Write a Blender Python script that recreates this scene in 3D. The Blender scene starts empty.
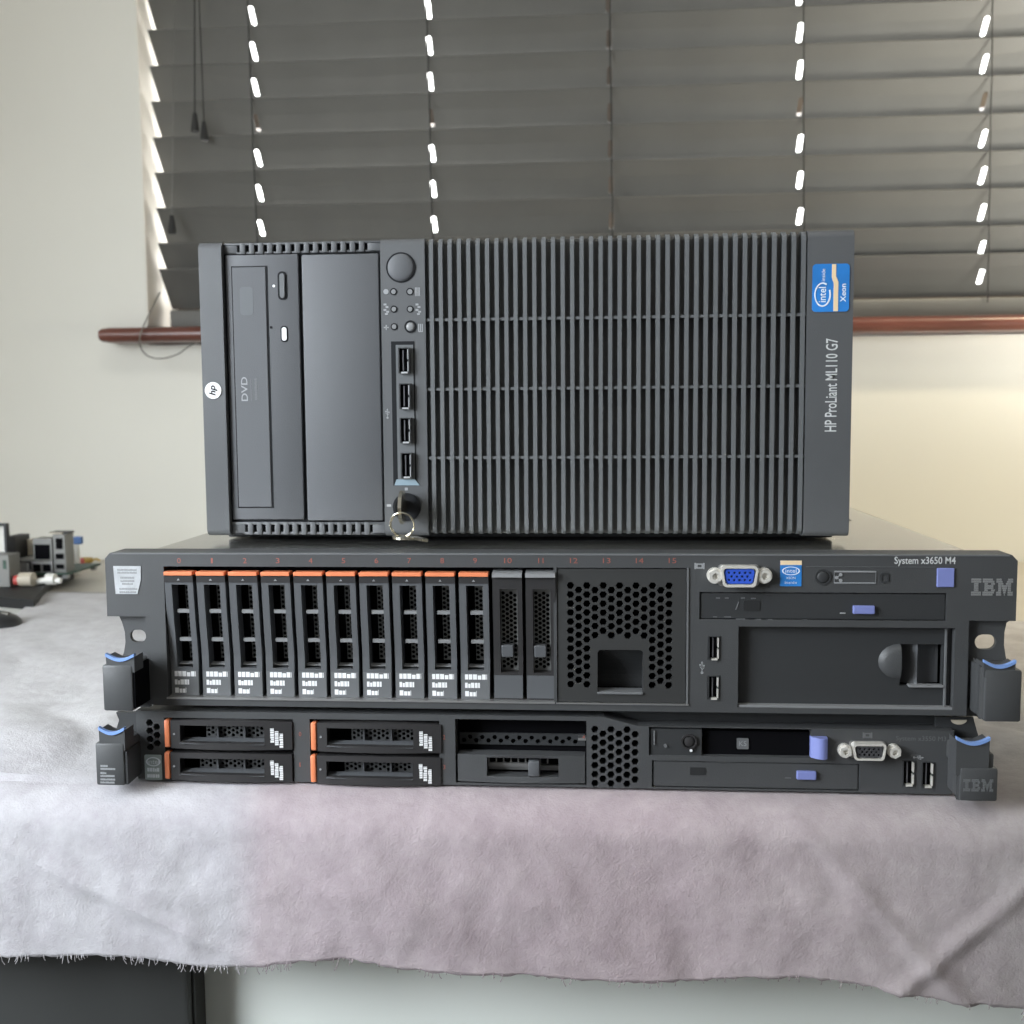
import bpy, bmesh, math, random
from mathutils import Vector, Matrix, noise
random.seed(7)
PI = math.pi
SC = bpy.context.scene
COL = SC.collection

# ------------------------------------------------------------------ camera
F = 1100.0
CAM = Vector((0.0278, -0.5766, 0.2032))
_p, _y, _r = 0.0885, 0.0796, -0.0078
FW = Vector((-math.sin(_y)*math.cos(_p), math.cos(_y)*math.cos(_p), -math.sin(_p)))
_rt = Vector((math.cos(_y), math.sin(_y), 0)); _up = _rt.cross(FW)
RT = _rt*math.cos(_r) + _up*math.sin(_r)
UP = _up*math.cos(_r) - _rt*math.sin(_r)
def T(px, py, Y):
    """survey helper: the point of the vertical plane y=Y sighted at a photo pixel -> (x, z)"""
    d = FW + RT*((px-512)/F) - UP*((py-512)/F)
    q = CAM + d*((Y-CAM.y)/d.y)
    return q.x, q.z
def TZ(px, py, Z):
    d = FW + RT*((px-512)/F) - UP*((py-512)/F)
    q = CAM + d*((Z-CAM.z)/d.z)
    return q.x, q.y
def rc(a, b, c, d, Y):
    x0, z1 = T(a, b, Y); x1, z0 = T(c, d, Y)
    return x0, x1, z0, z1
cam = bpy.data.cameras.new('camera'); co = bpy.data.objects.new('camera', cam); COL.objects.link(co)
cam.sensor_width = 36; cam.lens = F/1024*36; cam.clip_start = .01
cam.dof.use_dof = True; cam.dof.focus_distance = .60; cam.dof.aperture_fstop = 15
m = Matrix((RT, UP, -FW)).transposed().to_4x4(); m.translation = CAM; co.matrix_world = m
SC.camera = co
SC.view_settings.view_transform = 'Standard'

# ------------------------------------------------------------------ materials
def mat(name, col, rough=.5, metal=0., bump=0., bscale=400., var=0., vscale=30., emit=0., coat=0., spec=None):
    mt = bpy.data.materials.new(name); mt.use_nodes = True
    n = mt.node_tree.nodes; l = mt.node_tree.links; b = n['Principled BSDF']
    b.inputs['Base Color'].default_value = (*col, 1)
    b.inputs['Roughness'].default_value = rough; b.inputs['Metallic'].default_value = metal
    if spec is not None: b.inputs['Specular IOR Level'].default_value = spec
    if coat: b.inputs['Coat Weight'].default_value = coat
    if emit:
        b.inputs['Emission Color'].default_value = (*col, 1); b.inputs['Emission Strength'].default_value = emit
    tc = n.new('ShaderNodeTexCoord')
    if var:
        ns = n.new('ShaderNodeTexNoise'); ns.inputs['Scale'].default_value = vscale; ns.inputs['Detail'].default_value = 4
        cr = n.new('ShaderNodeValToRGB')
        cr.color_ramp.elements[0].position = .3; cr.color_ramp.elements[1].position = .7
        cr.color_ramp.elements[0].color = (*[max(0, c*(1-var)) for c in col], 1)
        cr.color_ramp.elements[1].color = (*[min(1, c*(1+var)) for c in col], 1)
        l.new(tc.outputs['Object'], ns.inputs['Vector']); l.new(ns.outputs['Fac'], cr.inputs['Fac']); l.new(cr.outputs['Color'], b.inputs['Base Color'])
    if bump:
        ns = n.new('ShaderNodeTexNoise'); ns.inputs['Scale'].default_value = bscale; ns.inputs['Detail'].default_value = 3
        bp = n.new('ShaderNodeBump'); bp.inputs['Strength'].default_value = bump; bp.inputs['Distance'].default_value = .0006
        l.new(tc.outputs['Object'], ns.inputs['Vector']); l.new(ns.outputs['Fac'], bp.inputs['Height']); l.new(bp.outputs['Normal'], b.inputs['Normal'])
    return mt

M = {}
M['hp'] = mat('tower_plastic', (.090, .094, .099), .54, bump=.25, bscale=1500, var=.04)
M['hp_face'] = mat('drive_face_plastic', (.096, .100, .108), .60, bump=.2, bscale=1500)
M['hp_dark'] = mat('tower_dark_plastic', (.010, .011, .013), .6, spec=.2)
M['hp_back'] = mat('grille_backing', (.120, .124, .122), .6)
M['hp_steel'] = mat('tower_steel', (.02, .021, .023), .4, .3)
M['rib'] = mat('rib_plastic', (.118, .125, .130), .5, bump=.2, bscale=1500)
M['blk'] = mat('rack_plastic', (.060, .0625, .065), .46, bump=.25, bscale=1600, var=.05)
M['blk2'] = mat('rack_plastic_recessed', (.032, .034, .036), .50, bump=.2, bscale=1600)
M['void'] = mat('dark_interior', (.006, .006, .007), .8, spec=0.)
M['carrier'] = mat('drive_carrier_plastic', (.10, .105, .112), .34)
M['carrier_d'] = mat('drive_head_plastic', (.030, .029, .030), .42)
M['orange'] = mat('orange_latch', (.78, .24, .11), .4)
M['redtext'] = mat('red_print', (.32, .10, .075), .6)
M['white'] = mat('white_print', (.80, .81, .82), .6)
M['grey'] = mat('grey_print', (.30, .31, .32), .6)
M['dgrey'] = mat('dim_print', (.13, .135, .14), .6)
M['faint'] = mat('faint_print', (.11, .117, .125), .5)
M['meshgrey'] = mat('honeycomb_steel', (.15, .155, .16), .4, .6)
M['hexplate'] = mat('honeycomb_plate', (.045, .046, .046), .45, .2)
M['metal'] = mat('nickel', (.74, .72, .67), .32, .35)
M['key'] = mat('key_nickel', (.75, .70, .58), .25, 1.)
M['satin'] = mat('satin_metal', (.42, .42, .42), .4, .8)
M['blue'] = mat('touchpoint_blue', (.20, .235, .52), .45)
M['blue_latch'] = mat('latch_blue', (.20, .33, .66), .35)
M['vga'] = mat('vga_blue', (.03, .09, .52), .45)
M['vga_dark'] = mat('vga_dark', (.05, .05, .055), .5)
M['usbtongue'] = mat('usb_tongue', (.10, .10, .11), .5)
M['chassis'] = mat('galvanised_top', (.80, .79, .75), .22, 1., var=.05, vscale=12)
M['intel'] = mat('sticker_blue', (.03, .21, .60), .35, var=.18, vscale=40)
M['intel_w'] = mat('sticker_white', (.80, .86, .92), .4)
M['intel_gold'] = mat('sticker_gold', (.85, .66, .42), .4)
M['pale'] = mat('sticker_pale', (.36, .44, .45), .4)
M['silver'] = mat('hologram_silver', (.62, .64, .66), .3, .5, var=.15, vscale=160)
M['bevel_reflection'] = mat('bevel_blue_reflection', (.25, .33, .38), .35)  # blue reflection on the USB recess bevel, put into its colour
M['wall'] = mat('painted_wall', (.70, .69, .63), .75, bump=.12, bscale=160, var=.025, vscale=3)
M['jamb'] = mat('painted_reveal', (.78, .74, .66), .7, bump=.1, bscale=160)
M['ceil'] = mat('ceiling_paint', (.78, .78, .75), .8)
M['floor'] = mat('floor_carpet', (.22, .21, .20), .9, bump=.4, bscale=300, var=.2, vscale=60)
M['sill'] = mat('varnished_sill', (.13, .046, .033), .28, var=.3, vscale=9)
M['wframe'] = mat('window_frame_paint', (.16, .13, .11), .5)
M['slat'] = mat('dark_slat', (.120, .119, .110), .40, var=.06, vscale=14)
M['cord'] = mat('blind_cord', (.018, .018, .017), .7)
M['table'] = mat('table_laminate', (.50, .47, .41), .4, var=.05, vscale=8)
M['tleg'] = mat('table_leg_metal', (.08, .08, .085), .4, .5)
M['cab'] = mat('black_cabinet', (.034, .036, .035), .5, var=.2, vscale=6)
M['pcb'] = mat('circuit_board_green', (.035, .075, .055), .5, var=.5, vscale=80)
M['chip'] = mat('black_chip', (.02, .021, .023), .45)
M['port'] = mat('port_steel', (.22, .22, .21), .45, .4)
M['beige'] = mat('beige_slot', (.50, .45, .36), .5)
M['red'] = mat('red_plastic', (.45, .06, .05), .45)
M['yellow'] = mat('yellow_plastic', (.50, .34, .08), .5)
M['bluep'] = mat('blue_plug', (.10, .20, .45), .45)
M['usblip'] = mat('usb_bright_lip', (.70, .72, .74), .35, .6)
M['emblem'] = mat('embossed_emblem', (.020, .021, .022), .5)
M['paper'] = mat('pale_paper', (.62, .63, .60), .7)
M['whitep'] = mat('white_plastic', (.75, .75, .70), .4)
M['panel'] = mat('pale_table_panel', (.82, .86, .82), .6, var=.02, vscale=5)
M['traym'] = mat('black_tray', (.006, .0065, .007), .6)
M['wire'] = mat('grey_wire', (.16, .15, .13), .5)
gl = bpy.data.materials.new('window_glass'); gl.use_nodes = True
gn = gl.node_tree.nodes; gk = gl.node_tree.links; gn.clear()
o_ = gn.new('ShaderNodeOutputMaterial'); mx = gn.new('ShaderNodeMixShader'); tr = gn.new('ShaderNodeBsdfTransparent'); gs = gn.new('ShaderNodeBsdfGlossy')
gs.inputs['Roughness'].default_value = .02; mx.inputs[0].default_value = .06
gk.new(tr.outputs[0], mx.inputs[1]); gk.new(gs.outputs[0], mx.inputs[2]); gk.new(mx.outputs[0], o_.inputs[0]); M['glass'] = gl

# cloth: fuzzy flannel, white patches washing into mauve
cl = bpy.data.materials.new('flannel_cloth'); cl.use_nodes = True
n = cl.node_tree.nodes; l = cl.node_tree.links; b = n['Principled BSDF']; b.inputs['Roughness'].default_value = .95
if 'Sheen Weight' in b.inputs: b.inputs['Sheen Weight'].default_value = .15
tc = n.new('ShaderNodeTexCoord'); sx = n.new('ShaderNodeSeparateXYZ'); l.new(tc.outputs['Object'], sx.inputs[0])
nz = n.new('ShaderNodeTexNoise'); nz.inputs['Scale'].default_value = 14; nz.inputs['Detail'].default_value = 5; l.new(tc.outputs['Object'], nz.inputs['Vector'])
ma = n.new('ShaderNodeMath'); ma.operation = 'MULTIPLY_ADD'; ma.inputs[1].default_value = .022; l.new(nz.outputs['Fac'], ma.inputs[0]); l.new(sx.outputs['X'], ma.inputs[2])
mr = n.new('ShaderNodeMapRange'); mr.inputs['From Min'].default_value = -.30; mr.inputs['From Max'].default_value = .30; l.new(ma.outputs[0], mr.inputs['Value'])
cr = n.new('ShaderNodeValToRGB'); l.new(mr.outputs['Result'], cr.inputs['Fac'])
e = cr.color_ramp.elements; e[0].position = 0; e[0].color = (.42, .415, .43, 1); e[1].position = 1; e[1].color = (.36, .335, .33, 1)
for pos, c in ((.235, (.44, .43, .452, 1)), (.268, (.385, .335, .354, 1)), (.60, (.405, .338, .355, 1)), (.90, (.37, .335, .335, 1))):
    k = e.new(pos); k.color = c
# the part lying flat on the table has a paler colour
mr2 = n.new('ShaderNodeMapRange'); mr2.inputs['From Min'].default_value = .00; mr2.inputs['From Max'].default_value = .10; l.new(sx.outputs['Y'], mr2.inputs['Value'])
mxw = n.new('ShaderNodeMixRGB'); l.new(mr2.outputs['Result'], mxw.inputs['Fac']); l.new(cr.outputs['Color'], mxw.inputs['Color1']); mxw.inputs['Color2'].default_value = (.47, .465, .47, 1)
n2 = n.new('ShaderNodeTexNoise'); n2.inputs['Scale'].default_value = 55; n2.inputs['Detail'].default_value = 8; n2.inputs['Roughness'].default_value = .7; l.new(tc.outputs['Object'], n2.inputs['Vector'])
c2 = n.new('ShaderNodeValToRGB'); c2.color_ramp.elements[0].position = .28; c2.color_ramp.elements[0].color = (.80, .77, .79, 1); c2.color_ramp.elements[1].position = .66; c2.color_ramp.elements[1].color = (1.06, 1.06, 1.06, 1)
l.new(n2.outputs['Fac'], c2.inputs['Fac'])
mm = n.new('ShaderNodeMixRGB'); mm.blend_type = 'MULTIPLY'; mm.inputs['Fac'].default_value = 1; l.new(mxw.outputs['Color'], mm.inputs['Color1']); l.new(c2.outputs['Color'], mm.inputs['Color2'])
l.new(mm.outputs['Color'], b.inputs['Base Color'])
n3 = n.new('ShaderNodeTexNoise'); n3.inputs['Scale'].default_value = 900; n3.inputs['Detail'].default_value = 5; l.new(tc.outputs['Object'], n3.inputs['Vector'])
n4 = n.new('ShaderNodeTexNoise'); n4.inputs['Scale'].default_value = 120; n4.inputs['Detail'].default_value = 6; l.new(tc.outputs['Object'], n4.inputs['Vector'])
ad = n.new('ShaderNodeMath'); ad.operation = 'MULTIPLY_ADD'; ad.inputs[1].default_value = 2.2; l.new(n4.outputs['Fac'], ad.inputs[0]); l.new(n3.outputs['Fac'], ad.inputs[2])
bp = n.new('ShaderNodeBump'); bp.inputs['Strength'].default_value = .55; bp.inputs['Distance'].default_value = .0006
l.new(ad.outputs[0], bp.inputs['Height']); l.new(bp.outputs['Normal'], b.inputs['Normal'])
M['cloth'] = cl

# ------------------------------------------------------------------ mesh helpers (all in world metres)
class MB:
    def __init__(s): s.v = []; s.f = []
    def add(s, vs, fs):
        o = len(s.v); s.v += [tuple(v) for v in vs]; s.f += [tuple(i+o for i in f) for f in fs]; return s
    def bm(s, bm):
        bm.verts.index_update()
        s.add([v.co[:] for v in bm.verts], [[v.index for v in f.verts] for f in bm.faces]); bm.free(); return s
    def box(s, x0, x1, y0, y1, z0, z1, bev=0, seg=2):
        bm = bmesh.new(); bmesh.ops.create_cube(bm, size=1)
        for v in bm.verts:
            v.co = ((x0+x1)/2+v.co.x*(x1-x0), (y0+y1)/2+v.co.y*(y1-y0), (z0+z1)/2+v.co.z*(z1-z0))
        if bev: bmesh.ops.bevel(bm, geom=bm.edges[:], offset=bev, segments=seg, affect='EDGES', profile=.5)
        return s.bm(bm)
    def pbox(s, a, b, c, d, Y, y1=None, bev=0, dy=.004):
        x0, x1, z0, z1 = rc(a, b, c, d, Y)
        return s.box(x0, x1, Y, (Y+dy) if y1 is None else y1, z0, z1, bev)
    def plate(s, outer, holes, y0, y1):
        """flat plate in the xz plane with holes, y0 front .. y1 back"""
        bm = bmesh.new(); loops = []; ed = []
        for lp in [outer]+list(holes):
            vs = [bm.verts.new((x*1000, 0, z*1000)) for x, z in lp]
            es = [bm.edges.new((vs[i], vs[(i+1) % len(vs)])) for i in range(len(vs))]
            loops.append(len(lp)); ed += es
        bm.verts.index_update()
        bmesh.ops.triangle_fill(bm, use_beauty=True, use_dissolve=False, edges=ed, normal=(0, -1, 0))
        bm.verts.ensure_lookup_table(); bm.verts.index_update()
        vs = [(v.co.x/1000, v.co.z/1000) for v in bm.verts]; fs = [[v.index for v in f.verts] for f in bm.faces]; bm.free()
        nv = len(vs); V = [(x, y0, z) for x, z in vs]+[(x, y1, z) for x, z in vs]
        FS = []
        for f in fs:
            (ax, az), (bx, bz), (cx, cz) = vs[f[0]], vs[f[1]], vs[f[2]]
            cr = (bx-ax)*(cz-az)-(bz-az)*(cx-ax)
            g = f if cr > 0 else f[::-1]
            FS.append(g); FS.append([i+nv for i in g[::-1]])
        o = 0
        for k, L in enumerate(loops):
            pts = vs[o:o+L]; area = sum(pts[i][0]*pts[(i+1) % L][1]-pts[(i+1) % L][0]*pts[i][1] for i in range(L))
            ccw = area > 0
            for i in range(L):
                a, c = o+i, o+(i+1) % L
                q = [a, a+nv, c+nv, c]
                if (k == 0) != ccw: q = q[::-1]
                FS.append(q)
            o += L
        return s.add(V, FS)
    def cyl(s, cx, cz, r, y0, y1, seg=24, rz=None):
        return s.plate([(cx+r*math.cos(2*PI*i/seg), cz+(rz or r)*math.sin(2*PI*i/seg)) for i in range(seg)], [], y0, y1)
    def ring(s, cx, cz, r, r2, y0, y1, seg=28, k=1.):
        return s.plate(ell(cx, cz, r, r*k, seg), [ell(cx, cz, r2, r2*k, seg)], y0, y1)
    def dome(s, cx, cz, r, y, h, seg=24, rings=5):
        """shallow dome bulging to -y"""
        V = []; FS = []
        for j in range(rings):
            t = j/rings; rr = r*math.cos(t*PI/2); yy = y-h*math.sin(t*PI/2)
            V += [(cx+rr*math.cos(2*PI*i/seg), yy, cz+rr*math.sin(2*PI*i/seg)) for i in range(seg)]
        V.append((cx, y-h, cz))
        for j in range(rings-1):
            for i in range(seg):
                FS.append((j*seg+i, j*seg+(i+1) % seg, (j+1)*seg+(i+1) % seg, (j+1)*seg+i))
        for i in range(seg): FS.append(((rings-1)*seg+i, (rings-1)*seg+(i+1) % seg, len(V)-1))
        return s.add(V, FS)
    def extrude_x(s, prof, x0, x1):
        """prof: (y,z) polygon"""
        n_ = len(prof); V = [(x0, y, z) for y, z in prof]+[(x1, y, z) for y, z in prof]
        FS = [tuple(range(n_))[::-1], tuple(range(n_, 2*n_))]+[(i, (i+1) % n_, (i+1) % n_+n_, i+n_) for i in range(n_)]
        return s.add(V, FS)
    def extrude_z(s, prof, z0, z1):
        n_ = len(prof); V = [(x, y, z0) for x, y in prof]+[(x, y, z1) for x, y in prof]
        FS = [tuple(range(n_))[::-1], tuple(range(n_, 2*n_))]+[(i, (i+1) % n_, (i+1) % n_+n_, i+n_) for i in range(n_)]
        return s.add(V, FS)
    def tube(s, pts, r, seg=8, closed=False):
        P = [Vector(p) for p in pts]; N = len(P); V = []; FS = []
        for i, p in enumerate(P):
            if closed: t = P[(i+1) % N]-P[i-1]
            else: t = P[min(i+1, N-1)]-P[max(i-1, 0)]
            t.normalize(); a = t.cross(Vector((0, 0, 1)))
            if a.length < .05: a = t.cross(Vector((0, 1, 0)))
            a.normalize(); b_ = t.cross(a)
            V += [p+(a*math.cos(2*PI*j/seg)+b_*math.sin(2*PI*j/seg))*r for j in range(seg)]
        for i in range(N if closed else N-1):
            for j in range(seg):
                q = (i+1) % N
                FS.append((i*seg+j, i*seg+(j+1) % seg, q*seg+(j+1) % seg, q*seg+j))
        if not closed: FS += [tuple(range(seg))[::-1], tuple(range((N-1)*seg, N*seg))]
        return s.add(V, FS)
    def warp(s, fn): s.v = [fn(*v) for v in s.v]; return s

def ell(cx, cz, a, b_, seg=24, rot=0):
    return [(cx+a*math.cos(2*PI*i/seg), cz+b_*math.sin(2*PI*i/seg)) for i in range(seg)]
def rect(x0, x1, z0, z1, r=0, seg=4):
    if not r: return [(x0, z0), (x1, z0), (x1, z1), (x0, z1)]
    out = []
    for cx, cz, a0 in ((x1-r, z0+r, -PI/2), (x1-r, z1-r, 0), (x0+r, z1-r, PI/2), (x0+r, z0+r, PI)):
        out += [(cx+r*math.cos(a0+PI/2*i/seg), cz+r*math.sin(a0+PI/2*i/seg)) for i in range(seg+1)]
    return out
def prect(a, b, c, d, Y, r=0): return rect(*rc(a, b, c, d, Y), r)
def hexa(cx, cz, r, flat=False):
    return [(cx+r*math.cos(PI/3*i+(PI/6 if flat else 0)), cz+r*math.sin(PI/3*i+(PI/6 if flat else 0))) for i in range(6)]
def pp(pts, Y): return [T(x, y, Y) for x, y in pts]

def setp(o, label=None, cat=None, group=None, kind=None):
    for k, v in (('label', label), ('category', cat), ('group', group), ('kind', kind)):
        if v: o[k] = v
    return o
def thing(name, loc, label=None, cat=None, group=None, kind=None):
    o = bpy.data.objects.new(name, None); COL.objects.link(o); o.location = loc; o.empty_display_size = .02
    return setp(o, label, cat, group, kind)
def org(p):
    v = Vector((0, 0, 0))
    while p: v += p.location; p = p.parent
    return v
def obj(name, mb, mt, parent=None, label=None, cat=None, group=None, kind=None, smooth=False, at=None):
    """one mesh object; its origin sits at its own centre so a copy can be moved"""
    me = bpy.data.meshes.new(name)
    V = mb.v
    if at is None:
        at = Vector([(min(v[i] for v in V)+max(v[i] for v in V))/2 for i in range(3)])
        if parent is None: at.z = min(v[2] for v in V)
    at = Vector(at)
    me.from_pydata([Vector(v)-at for v in V], [], mb.f)
    bm = bmesh.new(); bm.from_mesh(me)
    bmesh.ops.recalc_face_normals(bm, faces=bm.faces[:]); bm.to_mesh(me); bm.free()
    if smooth:
        for p in me.polygons: p.use_smooth = True
        try: me.set_sharp_from_angle(angle=math.radians(40))
        except Exception: pass
    me.materials.append(M[mt] if isinstance(mt, str) else mt)
    o = bpy.data.objects.new(name, me); COL.objects.link(o)
    if parent: o.parent = parent
    o.location = at-org(parent)
    return setp(o, label, cat, group, kind)
def dup(o, off, parent=None):
    """copy a part with its sub-parts, moved by off"""
    c = o.copy(); COL.objects.link(c)
    c.parent = parent or o.parent
    c.location = o.location+Vector(off)
    for ch in list(o.children):
        d = ch.copy(); COL.objects.link(d); d.parent = c
    return c

def text(name, s, x0, x1, z0, z1, Y, mt, parent, rot=0, th=.00012, fit=True, shear=0, bold=0):
    """lettering fitted to a box on plane Y; rot=90 reads bottom to top"""
    cu = bpy.data.curves.new('t', 'FONT'); cu.body = s; cu.size = 1; cu.offset = bold; cu.shear = shear; cu.resolution_u = 3
    t = bpy.data.objects.new('t', cu); COL.objects.link(t)
    dg = bpy.context.evaluated_depsgraph_get(); me = bpy.data.meshes.new_from_object(t.evaluated_get(dg))
    vs = [(v.co.x, v.co.y) for v in me.vertices]; fs = [tuple(p.vertices) for p in me.polygons]
    bpy.data.objects.remove(t); bpy.data.curves.remove(cu); bpy.data.meshes.remove(me)
    if not vs: return None
    if rot == 90: vs = [(-y, x) for x, y in vs]
    ax, bx = min(v[0] for v in vs), max(v[0] for v in vs); az, bz = min(v[1] for v in vs), max(v[1] for v in vs)
    kx = (x1-x0)/max(1e-6, bx-ax); kz = (z1-z0)/max(1e-6, bz-az)
    mb = MB(); mb.add([(x0+(x-ax)*kx, Y-th, z0+(z-az)*kz) for x, z in vs], fs)
    if parent is None: return mb
    return obj(name, mb, mt, parent)
def ptext(name, s, a, b, c, d, Y, mt, parent, rot=0, bold=0):
    return text(name, s, *rc(a, b, c, d, Y), Y, mt, parent, rot, bold=bold)

def bars(mb, x0, x1, z0, z1, Y, nmin=3, th=.00012, seed=1, vert=False):
    """a line of tiny illegible print: uneven little blocks"""
    rg = random.Random(seed); 
    if vert:
        z = z0
        while z < z1-1e-5:
            w = min(z1-z, (x1-x0)*rg.uniform(.45, .8)); mb.box(x0+(x1-x0)*rg.choice((0, 0, .15)), x1, Y-th, Y, z, z+w*.82); z += w
    else:
        x = x0
        while x < x1-1e-5:
            w = min(x1-x, (z1-z0)*rg.uniform(.5, .95)); hgt = rg.choice((1, 1, .8, 1)); mb.box(x, x+w*.84, Y-th, Y, z0, z0+(z1-z0)*hgt); x += w
    return mb

def honeycomb(x0, x1, z0, z1, px, pz, r, skip=None):
    """hexagon holes in columns (column pitch px, row pitch pz)"""
    hs = []; c = 0; x = x0+r
    while x <= x1-r+1e-6:
        z = z0+r+(pz/2 if c % 2 else 0)
        while z <= z1-r+1e-6:
            if not (skip and skip(x, z)): hs.append(hexa(x, z, r))
            z += pz
        x += px; c += 1
    return hs

# ------------------------------------------------------------------ the room
WY = .96           # room face of the window wall
FZ = -.755         # floor
WX0, WX1 = T(141, 150, WY)[0], .80        # window opening
WZ0, WZ1 = T(300, 322, WY)[1], 1.25
CE = 1.75
obj('wall_back', MB().plate(rect(-2.2, 2.2, FZ, CE), [rect(WX0, WX1, WZ0-.03, WZ1)], WY, WY+.15), 'wall', kind='structure')
obj('floor', MB().box(-2.2, 2.2, -2.6, WY+.15, FZ-.05, FZ), 'floor', kind='structure')
obj('ceiling', MB().box(-2.2, 2.2, -2.6, WY+.15, CE, CE+.05), 'ceil', kind='structure')
obj('wall_left', MB().box(-2.25, -2.2, -2.6, WY+.15, FZ, CE), 'wall', kind='structure')
obj('wall_right', MB().box(2.2, 2.25, -2.6, WY+.15, FZ, CE), 'wall', kind='structure')

win = thing('window_1', (0, WY+.12, WZ0), kind='structure')
YB = WY+.045       # blind plane
yt = WY+.115
mullx = T(612, 100, YB)[0]; tz = T(433, 112, yt)[1]
fr = MB(); fw_ = .045
fr.plate(rect(WX0, WX1, WZ0, WZ1), [rect(WX0+fw_*.4, mullx-.025, WZ0+fw_, tz-.016), rect(mullx+.025, WX1-fw_, WZ0+fw_, tz-.016), rect(WX0+fw_*.4, mullx-.025, tz+.016, WZ1-fw_), rect(mullx+.025, WX1-fw_, tz+.016, WZ1-fw_)], yt, yt+.035)
obj('window_frame', fr, 'wframe', win)
obj('pane', MB().box(WX0, WX1, yt+.015, yt+.018, WZ0, WZ1), 'glass', win)
jb = MB()   # plaster lining of the reveal, left side and head
jb.box(WX0-.0005, WX0+.0015, WY+.0005, WY+.149, WZ0, WZ1)
obj('reveal_lining', jb, 'jamb', win)
sx0 = T(97, 335, WY-.05)[0]; sz0 = T(150, 341.5, WY-.05)[1]; sz1 = T(150, 326.5, WY-.05)[1]
sl = MB(); rr = (sz1-sz0)/2; prof = []
for i in range(9):
    a = PI/2+PI*i/8; prof.append((WY-.05+rr+rr*math.cos(a), (sz0+sz1)/2+rr*math.sin(a)))
prof += [(WY-.0005, sz0), (WY-.0005, sz1)]
bm = bmesh.new()
sl.extrude_x(prof, sx0+.012, WX1+.06)
# rounded horn at the left end
sl.extrude_x([(WY-.05+rr+rr*.7*math.cos(PI/2+PI*i/8), (sz0+sz1)/2+rr*.75*math.sin(PI/2+PI*i/8)) for i in range(9)]+[(WY-.0005, (sz0+sz1)/2-rr*.75), (WY-.0005, (sz0+sz1)/2+rr*.75)], sx0, sx0+.0121)
sl.extrude_x([(WY-.05+rr+rr*.9*math.cos(PI/2+PI*i/8), (sz0+sz1)/2+rr*.92*math.sin(PI/2+PI*i/8)) for i in range(9)]+[(WY-.0005, (sz0+sz1)/2-rr*.92), (WY-.0005, (sz0+sz1)/2+rr*.92)], sx0+.004, sx0+.0121)
sl.box(WX0+.002, WX1-.002, WY-.0005, yt, sz0+.001, sz1)
obj('sill', sl, 'sill', win, smooth=True)

# ------------------------------------------------------------------ venetian blind
bl = thing('venetian_blind', (0, YB, sz1), 'dark brown venetian blind with closed slats hanging in the window', 'blind')
bx0 = WX0+.0112; bx1 = WX1-.01
pitch = .0492; hs = .0515; dp = .046
ztop0 = T(152, 282, YB)[1]         # foot of the lowest full slat row at the left
LAD = [T(x, 150, YB)[0] for x in (260, 434, 612, 801, 984)]
u = Vector((0, -dp, hs)); sw = u.length; u.normalize()    # up the slat: towards the room
def slat_mesh():
    holes = [rect(x-.0036, x+.0036, -.0140, .0140, .0034, 3) for x in LAD]
    mb = MB().plate(rect(bx0, bx1, -sw/2, sw/2), holes, -.0012, .0012)
    nrm = Vector((0, hs, dp)).normalized()
    def fn(x, y, z):
        p = u*z+nrm*(y+.0025*(1-(z/(sw/2))**2)*-1); return (x, YB+p.y, p.z)
    return mb.warp(fn)
nsl = int((WZ1-.05-ztop0)/pitch)
s0 = obj('slat', slat_mesh(), 'slat', bl, at=(0, YB, 0)); s0.location.z = ztop0+hs/2-sz1
for k in range(1, nsl):
    c = s0.copy(); COL.objects.link(c); c.parent = bl; c.location = s0.location+Vector((-.0007*min(k, 8), 0, pitch*k))
    c.rotation_euler = (math.radians(random.uniform(-1.2, 1.2)), 0, 0)
zr1 = T(170, 305, YB)[1]; zr0 = sz1+.0015
obj('bottom_rail', MB().box(bx0+.012, bx1, YB-.022, YB+.022, zr0, min(zr1, zr0+.028), .004), 'slat', bl, smooth=True)
c = s0.copy(); COL.objects.link(c); c.parent = bl; c.location = s0.location+Vector((0, 0, -pitch*.74))
obj('head_rail', MB().box(bx0, bx1, YB-.03, YB+.03, WZ1-.06, WZ1-.005, .002), 'slat', bl)
for x in LAD:
    mb = MB().tube([(x+.0022-.0007*min(i/2, 8)+random.uniform(-.0006, .0006), YB-dp/2-.004, zr0+.02+i*pitch/2) for i in range(int((WZ1-.1-zr0)/pitch*2))], .0010, 6)
    obj('ladder_cord', mb, 'cord', bl)
for (a, zt, zb, dx) in ((195, WZ1-.06, 122, 0), (176, WZ1-.06, 224, 0)):
    x, zz = T(a if a == 195 else 172, zb, YB-.035)
    x2 = T(a+1, 0, YB-.035)[0]
    cd = obj('pull_cord', MB().tube([(x2+.004, YB-.033, zt), (x2, YB-.035, .85), (x, YB-.035, zz+.01)], .0011 if a == 195 else .0006, 6), 'cord' if a == 195 else 'slat', bl)
    prof = [(0, .012), (.003, .012), (.0042, .004), (.006, -.008), (.0062, -.013), (.004, -.0145), (0, -.0145)]
    V = []; FS = []
    for j, (r_, h_) in enumerate(prof):
        V += [(x+r_*math.cos(2*PI*i/10), YB-.035+r_*math.sin(2*PI*i/10), zz+h_) for i in range(10)]
    for j in range(len(prof)-1):
        for i in range(10): FS.append((j*10+i, j*10+(i+1) % 10, (j+1)*10+(i+1) % 10, (j+1)*10+i))
    obj('tassel', MB().add(V, FS), 'cord', cd, smooth=True)
    if a == 195:
        t2 = MB().add([(v[0]+.013, v[1], v[2]-.012) for v in V], FS)
        t2.tube([(x2+.006, YB-.033, zt), (x2+.004, YB-.036, .85), (x+.013, YB-.035, zz-.003)], .0009, 6)
        obj('tassel', t2, 'cord', cd, smooth=True)

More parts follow.
